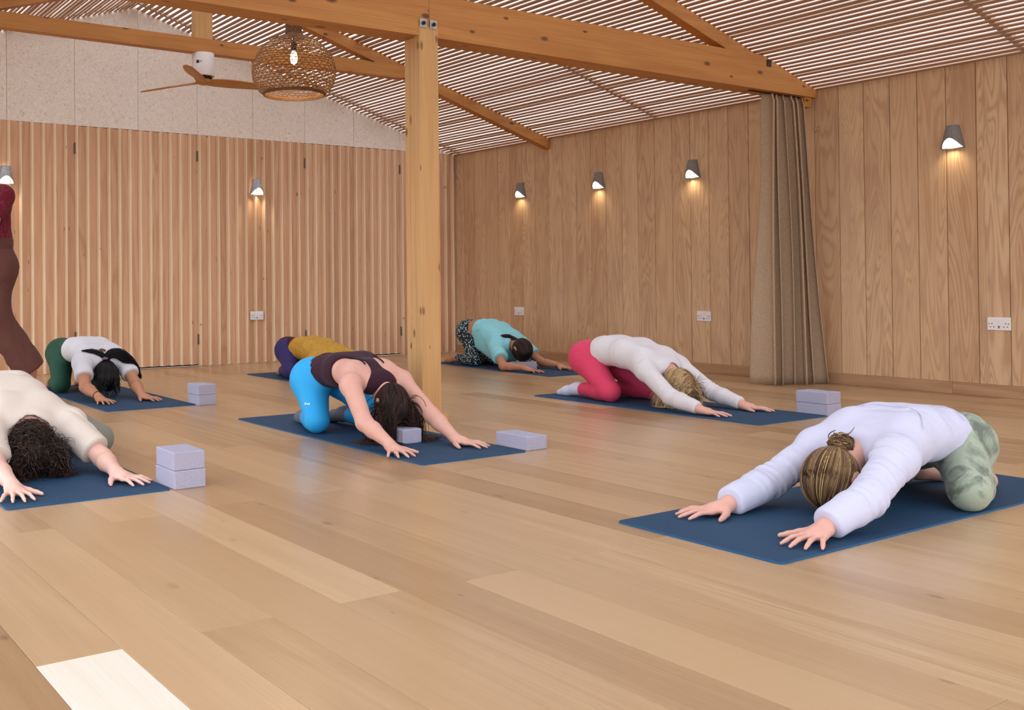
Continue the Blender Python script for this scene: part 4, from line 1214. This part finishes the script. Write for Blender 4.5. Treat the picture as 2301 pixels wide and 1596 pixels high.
make_person('person in lavender sweater and sage tie-dye leggings stretching forward', JA, SK_PINK, .0055,
    top=dict(name='sweater', mat=M['lav'], sleeve=1.97, hem=.25, nr=.040, off=.012, soff=.003, flare=.008, rough=.0035, rwl=.10,
             folds=[((3.60, 2.0, .30), (1, .5, -.3), .005, .095, .16), ((3.2, 1.87, .2), (1, 0, .6), .006, .05, .09), ((3.05, 1.84, .11), (1, .1, .3), .005, .035, .10), ((3.1, 2.24, .09), (1, 0, .3), .005, .035, .10), ((3.75, 1.95, .22), (.2, 1, .6), .006, .06, .12)]),
    legs=dict(mat=M['tiedye'], waist=.95, ankle=.9, folds=[((3.82, 1.92, .22), (.6, .3, 1), .005, .045, .08), ((3.68, 1.80, .08), (1, .1, .2), .005, .03, .06)]),
    hair=hairA, extra=extraA, group=GRP)

# ---------------------------------------------------------------- B: cream tee
JB = dict(l=LX, spine=sp_(((1.11, 5.00, .285), .070, .104), ((1.105, 4.84, .302), .060, .092), ((1.105, 4.68, .284), .066, .090), ((1.11, 4.52, .240), .078, .084), ((1.11, 4.43, .208), .05, .062)),
    Lh=V3(1.21, 4.99, .26), Rh=V3(1.01, 4.99, .26), Lk=V3(1.50, 4.68, .080), Rk=V3(.88, 4.74, .075), La=V3(1.31, 5.10, .05), Lt=V3(1.26, 5.28, .022), Ra=V3(1.03, 5.10, .05), Rt=V3(1.08, 5.28, .022),
    Ls=V3(1.285, 4.43, .190), Rs=V3(.95, 4.41, .196), Le=V3(1.375, 4.24, .064), Re=V3(.93, 4.19, .078), Lw=V3(1.355, 4.02, .046), Rw=V3(.94, 3.98, .046), Ld=V3(.34, -1, 0), Rd=V3(-.05, -1, 0),
    N=V3(1.12, 4.455, .205), hd=V3(1.105, 4.33, .116), u=V3(.05, -.82, -.57), f=V3(0, .57, -.82), spread=1.3, thumb=1.1, arm=.98)
def hairB(J, e):
    cap(J, e, H_CURLY, off=.008)
    P, R = hang_hair(J, V3(0, -.5, .1), 1500, 21, .17, .0016, .012, wav=.010, wl=.07, comb=.6, g=.26, jit=.12); hair_obj('hair', P, R, H_CURLY, e, seed=5)
    P, R = [], []; rg = np.random.default_rng(17)
    for d in scalp_dirs(J, 520, 33, .5):
        p = skull_pt(J, d, 1.06); a = unit(np.cross(d, rg.normal(size=3))); c = np.cross(d, a); rr = rg.uniform(.012, .024); q = np.linspace(0, rg.uniform(5, 9), 22); th = rg.random() * 6.28
        P.append(p + d * (.004 + .022 * q / 8)[:, None] + rr * (np.cos(q + th)[:, None] * a + np.sin(q + th)[:, None] * c) + np.outer(q, a) * .003); R.append(np.full(22, .0014))
        P[-1][:, 2] = np.maximum(P[-1][:, 2], .012)
    hair_obj('hair_curls', P, R, H_CURLY, e, seed=6)
def extraB(J, G, e):
    p, d = J['Ltips'][2]; ring_on(e, 'ring', p - d * .052 + Z3 * .008, d, .0092, .0014, M['silver'], 14)
make_person('person in loose cream tee with arms reaching forward along the mat', JB, SK_LIGHT, .0055,
    top=dict(name='tee', mat=M['cream'], sleeve=.80, hem=.12, off=.012, soff=.006, flare=.010, rough=.0035, rwl=.11, nr=.074,
             folds=[((1.12, 4.85, .38), (.3, 1, -.2), .003, .09, .16), ((1.33, 4.40, .19), (.7, 1, .3), .006, .05, .10)]),
    legs=dict(mat=M['grey_leg'], waist=.75, ankle=.9), hair=hairB, extra=extraB, group=GRP)

# ---------------------------------------------------------------- C: white tee, green leggings
JC = dict(l=LX, spine=sp_(((2.30, 7.78, .292), .078, .108), ((2.31, 7.58, .318), .066, .088), ((2.315, 7.40, .320), .070, .088), ((2.32, 7.23, .286), .080, .082), ((2.32, 7.13, .258), .05, .06)),
    Lh=V3(2.40, 7.78, .27), Rh=V3(2.205, 7.78, .27), Lk=V3(2.46, 7.56, .072), Rk=V3(2.14, 7.55, .072), La=V3(2.43, 7.93, .05), Lt=V3(2.41, 8.09, .022), Ra=V3(2.18, 7.93, .05), Rt=V3(2.2, 8.1, .022),
    Ls=V3(2.475, 7.14, .245), Rs=V3(2.165, 7.11, .250), Le=V3(2.49, 6.95, .100), Re=V3(2.13, 6.93, .100), Lw=V3(2.455, 6.73, .046), Rw=V3(2.165, 6.75, .046), Ld=V3(.38, -1, 0), Rd=V3(.0, -1, 0),
    N=V3(2.32, 7.15, .268), hd=V3(2.32, 7.055, .148), u=V3(0, -.78, -.62), f=V3(0, .62, -.78), spread=1.0)
def hairC(J, e):
    cap(J, e, H_BLACK, off=.008)
    tiep = V3(2.32, 7.075, .272); tie = unit(tiep - J['hd'])
    P, R = swept_hair(J, tie, 900, 6, .0026, 1.18); hair_obj('hair', P, R, H_BLACK, e)
    P, R = hang_hair(J, V3(0, -.9, 0), 260, 9, .10, .0024, .012, comb=.3); hair_obj('fringe', P, R, H_BLACK, e)
    P, R = tail_hair([tiep, V3(2.335, 7.06, .315), V3(2.41, 7.05, .318), V3(2.50, 7.05, .24), V3(2.55, 7.05, .17), V3(2.572, 7.04, .105)], 520, [.024, .034, .042, .038, .028, .008], 7, .0024)
    P2, R2 = tail_hair([tiep, V3(2.29, 7.07, .312), V3(2.235, 7.10, .335), V3(2.15, 7.12, .338)], 130, [.018, .022, .016, .003], 8, .0022)
    hair_obj('ponytail', P + P2, R + R2, H_BLACK, e)
    ring_on(e, 'scrunchie', tiep + V3(0, 0, .006), tie, .022, .011, M['scrunchie'])
def extraC(J, G, e):
    ring_on(e, 'bracelet', J['Rw'] + (J['Re'] - J['Rw']) * .12, J['Re'] - J['Rw'], .031, .002, M['black_strap'])
make_person('person in white tee and dark green leggings reaching forward on a mat', JC, SK_TAN, .0065,
    top=dict(name='tee', mat=M['white_tee'], sleeve=.62, hem=1.0, off=.010, soff=.004, flare=.008, rough=.003,
             folds=[((2.22, 7.4, .40), (.3, 1, .2), .005, .06, .18), ((2.2, 7.15, .27), (.4, 1, .4), .005, .04, .10)]),
    legs=dict(mat=M['green_leg'], waist=1.45, ankle=.92), hair=hairC, extra=extraC, group=GRP)

# ---------------------------------------------------------------- D: plum tank, blue leggings
JD = dict(l=LX, spine=sp_(((2.82, 4.84, .295), .078, .106), ((2.82, 4.70, .330), .066, .088), ((2.82, 4.56, .342), .072, .090), ((2.825, 4.42, .320), .085, .082), ((2.83, 4.335, .292), .05, .062)),
    Lh=V3(2.92, 4.83, .265), Rh=V3(2.715, 4.82, .262), Lk=V3(2.985, 4.56, .072), Rk=V3(2.662, 4.665, .074), La=V3(2.955, 4.89, .060), Lt=V3(2.94, 5.03, .030), Ra=V3(2.775, 5.0, .05), Rt=V3(2.82, 5.17, .022),
    Ls=V3(2.995, 4.36, .285), Rs=V3(2.655, 4.31, .288), Le=V3(3.015, 4.12, .128), Re=V3(2.60, 4.10, .128), Lw=V3(3.005, 3.93, .047), Rw=V3(2.63, 3.93, .047), Ld=V3(.38, -1, 0), Rd=V3(-.20, -1, 0),
    N=V3(2.83, 4.37, .298), hd=V3(2.855, 4.235, .180), u=V3(.0, -.74, -.67), f=V3(0, .67, -.74), spread=1.45, thumb=1.2, bare_upper=True)
JD['armholes'] = [E_((2.83 + s_ * .132, 4.40, .34), (V3(1, 0, 0), V3(0, 1, 0), V3(0, 0, 1)), (.108, .125, .115), .012, neg=True) for s_ in (-1, 1)]
def hairD(J, e):
    cap(J, e, H_BROWN, off=.008)
    P, R = hang_hair(J, V3(0, -.25, .1), 2200, 12, .30, .0017, .012, comb=1.0, g=.30, avoid=((2.806, 4.08, 0), (2.93, 4.296, .08))); hair_obj('hair', P, R, H_BROWN, e, seed=7)
    P, R = swept_hair(J, unit(V3(.1, .35, .9)), 700, 15, .0018, 1.16); hair_obj('hair_crown', P, R, H_BROWN, e, seed=8)
def extraD(J, G, e):
    for s in (-1, 1):
        xy = [(2.83 + s * .078, 4.475), (2.83 + s * .064, 4.44), (2.83 + s * .056, 4.40), (2.83 + s * .056, 4.36)]
        pts = [tuple(q) for q in smooth_line(drape(kids(e, 'body', 'tank_top'), smooth_line(xy, 14), .0015), 18)]
        o = MB(); o.tube(pts, .0035, 6)
        o.build('bra_strap', M['black_strap'], e, True)
    p, d = J['Rtips'][2]; ring_on(e, 'ring', p - d * .05 + Z3 * .008, d, .0098, .0014, M['silver'], 14)
    # white print on the thigh: two interlocking arcs
    c = V3(2.585, 4.72, .14)
    lg = [o for o in e.children if o.name.startswith('leggings')][0]
    co = np.empty(len(lg.data.vertices) * 3, np.float32); lg.data.vertices.foreach_get('co', co); co = co.reshape(-1, 3) + np.array(ORG[e])
    nn = np.empty(len(co) * 3, np.float32); lg.data.vertices.foreach_get('normal', nn); nn = nn.reshape(-1, 3)
    view = unit(V3(-.45, -.89, .05)); sc = ((co - c) ** 2).sum(1) - .0 * (nn @ view) + np.where(nn @ view > .75, 0, 1)
    i = int(sc.argmin()); n = unit(nn[i]); r_ = unit(np.cross(Z3, n)); up = np.cross(n, r_); c = co[i] + n * .0022
    m_ = MB()
    for s in (-1, 1):
        pts = [(-1, .62), (-.62, .28), (-.25, .12), (.25, .12), (.62, .28), (1, .62)]; V = []
        for k, (x, y) in enumerate(pts):
            w = .34 if k in (0, 5) else .24
            for q in (-1, 1): V.append(tuple(c + r_ * x * .017 + up * s * (y - .22 + q * w * .5) * .015))
        m_.add(V, [(2 * k, 2 * k + 2, 2 * k + 3, 2 * k + 1) for k in range(5)])
    m_.build('leg_logo', M['white_print'], lg)
make_person('person in plum tank top and bright blue leggings, forehead on a foam block', JD, SK_PINK, .0055,
    top=dict(name='tank_top', mat=M['plum'], sleeve=0, hem=.55, off=.006, rough=.0015, neck=False, folds=[((2.78, 4.75, .38), (.5, 1, .2), .003, .06, .15)]),
    legs=dict(mat=M['blue_leg'], waist=1.0, ankle=.80, sock=M['sock_grey'], off=.003, rough=.0006), hair=hairD, extra=extraD, group=GRP)

# ---------------------------------------------------------------- E: mustard top
JE = dict(l=LX, spine=sp_(((4.20, 7.68, .228), .078, .106), ((4.20, 7.50, .252), .068, .090), ((4.20, 7.32, .242), .072, .090), ((4.20, 7.17, .208), .082, .082), ((4.20, 7.08, .185), .05, .06)),
    Lh=V3(4.30, 7.67, .22), Rh=V3(4.10, 7.67, .22), Lk=V3(4.38, 7.43, .072), Rk=V3(4.01, 7.43, .072), La=V3(4.31, 7.79, .05), Lt=V3(4.27, 7.95, .022), Ra=V3(4.10, 7.79, .05), Rt=V3(4.15, 7.95, .022),
    Ls=V3(4.365, 7.08, .18), Rs=V3(4.035, 7.08, .18), Le=V3(4.40, 6.86, .08), Re=V3(4.01, 6.86, .08), Lw=V3(4.38, 6.65, .046), Rw=V3(4.03, 6.65, .046), Ld=V3(.1, -1, 0), Rd=V3(-.1, -1, 0),
    N=V3(4.2, 7.08, .195), hd=V3(4.2, 6.95, .115), u=V3(0, -.8, -.6), f=V3(0, .6, -.8))
def hairE(J, e):
    cap(J, e, H_BROWN, off=.008); P, R = swept_hair(J, unit(V3(0, .3, .9)), 400, 3, .003); hair_obj('hair', P, R, H_BROWN, e)
def extraE(J, G, e):
    wp = spine_at(J, .95); wd = spine_dir(J, .5); b0 = spine_at(J, .05)
    pr = cutp(cutp(grow(G['torso'][:6], .009) + grow(G['pelvis'], .009), wp, wd), V3(4.2, 7.7, .262), V3(0, .25, -1))
    garment('waistband', pr, .009, M['maroon_band'], e)
make_person('person in mustard marl top and purple leggings folded forward behind the post', JE, SK_PINK, .008,
    top=dict(name='knit_top', mat=M['mustard'], sleeve=.7, hem=.75, off=.012, nr=.042, flare=.006, rough=.004, rwl=.06, folds=[((4.2, 7.5, .33), (0, 1, 0), .004, .06, .2)]),
    legs=dict(mat=M['purple_leg'], waist=.9, ankle=.9), hair=hairE, extra=extraE, group=GRP)

# ---------------------------------------------------------------- F: turquoise tee
JF = dict(l=LX, spine=sp_(((6.14, 7.68, .335), .078, .108), ((6.14, 7.53, .356), .070, .092), ((6.14, 7.38, .318), .085, .094), ((6.14, 7.25, .258), .088, .088), ((6.14, 7.15, .228), .05, .062)),
    Lh=V3(6.235, 7.67, .31), Rh=V3(6.045, 7.665, .31), Lk=V3(6.26, 7.53, .072), Rk=V3(6.02, 7.53, .072), La=V3(6.23, 7.86, .05), Lt=V3(6.23, 8.0, .022), Ra=V3(6.045, 7.87, .058), Rt=V3(6.04, 8.01, .022),
    Ls=V3(6.30, 7.19, .212), Rs=V3(5.975, 7.17, .200), Le=V3(6.355, 6.98, .058), Re=V3(5.885, 6.965, .048), Lw=V3(6.355, 6.75, .046), Rw=V3(5.93, 6.73, .046), Ld=V3(.10, -1, 0), Rd=V3(.22, -1, 0),
    N=V3(6.14, 7.14, .228), hd=V3(6.137, 6.99, .176), u=V3(0, -.83, -.55), f=V3(0, .55, -.83), arm=.92)
def hairF(J, e):
    cap(J, e, H_DBROWN, off=.008); tiep = V3(6.125, 7.075, .268); tie = unit(tiep - J['hd'])
    P, R = swept_hair(J, tie, 900, 4, .0024, 1.14); hair_obj('hair', P, R, H_DBROWN, e)
    P, R = tail_hair([tiep, tiep + V3(-.03, .05, .03), tiep + V3(-.09, .08, .030), tiep + V3(-.135, .10, .02)], 200, [.010, .020, .020, .006], 3, .0022); hair_obj('ponytail', P, R, H_DBROWN, e)
def extraF(J, G, e):
    nails(J, e, 'R', M['nail']); nails(J, e, 'L', M['nail'])
    for k in range(2): ring_on(e, 'bracelet', J['Lw'] + (J['Le'] - J['Lw']) * (.03 + .05 * k), J['Le'] - J['Lw'], .030, .0025, M['gold'])
    p, d = J['Rtips'][2]; ring_on(e, 'ring', p - d * .05 + Z3 * .008, d, .0095, .0014, M['gold'], 14)
make_person('person in turquoise tee and black-and-white dash-print leggings by the plywood wall', JF, SK_TAN, .0065,
    top=dict(name='tee', mat=M['turq'], sleeve=.62, hem=1.12, off=.012, soff=.010, flare=.012, rough=.004, rwl=.09,
             more=cutp([C_((6.07, 7.44, .24), (6.08, 7.24, .15), .105, .105, .05), C_((6.21, 7.44, .24), (6.20, 7.24, .15), .105, .105, .05)], (6.14, 7.505, .3), (0, 1, .25)),
             folds=[((6.03, 7.48, .36), (.7, .6, .8), .006, .06, .12), ((6.0, 7.3, .3), (.8, .5, .5), .004, .07, .12), ((5.95, 7.12, .2), (.5, .6, 1), .005, .04, .1)]),
    legs=dict(mat=M['dash'], waist=.55, ankle=.86, rough=.003), hair=hairF, extra=extraF, group=GRP, waist_gap=True)

# ---------------------------------------------------------------- G: white top, pink leggings
JG = dict(l=LX, spine=sp_(((5.06, 5.00, .290), .080, .112), ((5.06, 4.85, .330), .072, .096), ((5.06, 4.67, .322), .080, .094), ((5.06, 4.51, .278), .086, .086), ((5.06, 4.41, .248), .05, .064)),
    Lh=V3(5.16, 5.0, .265), Rh=V3(4.955, 5.0, .265), Lk=V3(5.23, 4.68, .074), Rk=V3(4.90, 4.73, .074), La=V3(5.17, 5.06, .055), Lt=V3(5.15, 5.22, .022), Ra=V3(4.955, 5.10, .058), Rt=V3(4.945, 5.25, .022),
    Ls=V3(5.22, 4.44, .245), Rs=V3(4.90, 4.43, .232), Le=V3(5.24, 4.19, .092), Re=V3(4.84, 4.18, .090), Lw=V3(5.215, 3.96, .046), Rw=V3(4.83, 3.965, .046), Ld=V3(.42, -1, 0), Rd=V3(.28, -1, 0),
    N=V3(5.06, 4.43, .25), hd=V3(5.06, 4.30, .145), u=V3(0, -.74, -.67), f=V3(0, .67, -.74), spread=.9)
def hairG(J, e):
    cap(J, e, H_BLOND2, off=.008)
    P, R = hang_hair(J, V3(0, .25, .15), 1900, 31, .19, .0017, .012, comb=1.0, g=.20); hair_obj('hair', P, R, H_BLOND2, e, seed=3)
    P, R = hang_hair(J, V3(0, -.5, .0), 500, 35, .12, .0017, .012, comb=.5, g=.2, keep=lambda d: d[:, 1] < -.3); hair_obj('fringe', P, R, H_BLONDE, e, seed=4)
make_person('person in white long-sleeved top and pink leggings stretching forward', JG, SK_PINK, .0058,
    top=dict(name='long_sleeved_top', mat=M['white_top'], sleeve=1.99, hem=.70, off=.009, soff=.0, flare=-.002, rough=.002, rwl=.09,
             folds=[((5.0, 4.75, .40), (.3, 1, .1), .004, .07, .15), ((4.9, 4.43, .23), (.6, 1, .5), .005, .045, .09), ((4.85, 4.17, .09), (0, 1, .3), .004, .03, .08), ((5.24, 4.18, .1), (0, 1, .3), .004, .03, .08)]),
    legs=dict(mat=M['pink_leg'], waist=1.0, ankle=.82, sock=M['sock_white'], folds=[((4.93, 5.06, .30), (.2, .4, 1), .005, .04, .10), ((4.93, 4.85, .09), (0, 1, .5), .005, .03, .08)]), hair=hairG, group=GRP)

# ---------------------------------------------------------------- T: standing teacher at the edge
JT = dict(l=unit(V3(.35, -.94, 0)), standing=True, spine=sp_(((1.49, 6.86, .97), .075, .105), ((1.485, 6.85, 1.10), .068, .095), ((1.48, 6.85, 1.20), .07, .09), ((1.48, 6.85, 1.32), .082, .085), ((1.48, 6.85, 1.40), .06, .06)),
    Lh=V3(1.53, 6.77, .92), Rh=V3(1.46, 6.95, .92), Lk=V3(1.50, 6.80, .62), Rk=V3(1.32, 6.96, .50), La=V3(1.745, 6.84, .235), Lt=V3(1.74, 6.83, .05), Ra=V3(1.28, 6.97, .09), Rt=V3(1.08, 6.93, .025),
    Ls=V3(1.535, 6.68, 1.37), Rs=V3(1.42, 7.02, 1.37), Le=V3(1.42, 6.62, 1.12), Re=V3(1.36, 7.05, 1.10), Lw=V3(1.24, 6.62, 1.02), Rw=V3(1.2, 7.0, 1.0), Ld=V3(-1, 0, 0), Rd=V3(-1, 0, 0),
    N=V3(1.48, 6.85, 1.41), hd=V3(1.45, 6.84, 1.58), u=V3(0, 0, 1), f=V3(-.94, -.35, 0))
def hairT(J, e):
    cap(J, e, H_BROWN, off=.012); P, R = swept_hair(J, unit(V3(.7, .2, .5)), 400, 3, .003); hair_obj('hair', P, R, H_BROWN, e)
def trousersT(J, G, e):
    pr = cutp(grow(G['torso'][:3], .012), spine_at(J, 1.0), V3(0, 0, 1)) + grow(G['pelvis'], .014)
    for S in 'LR':
        h_, k_, a_ = (np.asarray(J[S + q]) for q in 'hka'); d = unit(a_ - k_)
        pr += [C_(h_, k_, .100, .095, .06)] + cutp([C_(k_, a_ + d * .06, .095, .105, .05)], a_ - d * .015, d)
    garment('trousers', pr, .011, M['brown_trs'], e, None, [((1.66, 6.8, .40), (1, 0, .9), .004, .07, .2), ((1.52, 6.8, .8), (.3, 0, 1), .002, .08, .2)], .003)
    pr = cutp(cutp(grow(G['torso'][:6], .018), spine_at(J, 1.0), V3(0, 0, 1)), spine_at(J, .45), V3(0, 0, -1))
    garment('waistband', pr, .010, M['brown_trs'], e, None, [((1.49, 6.85, 1.03), (0, 0, 1), .003, .03, .2)])
make_person('standing person in maroon crochet top and wide brown trousers, mid-step', JT, SK_TAN, .007,
    top=dict(name='crochet_top', mat=M['crochet'], sleeve=.55, hem=.85, off=.013, soff=.0, flare=.006, rough=.003, nr=.075), hair=hairT, extra=trousersT)
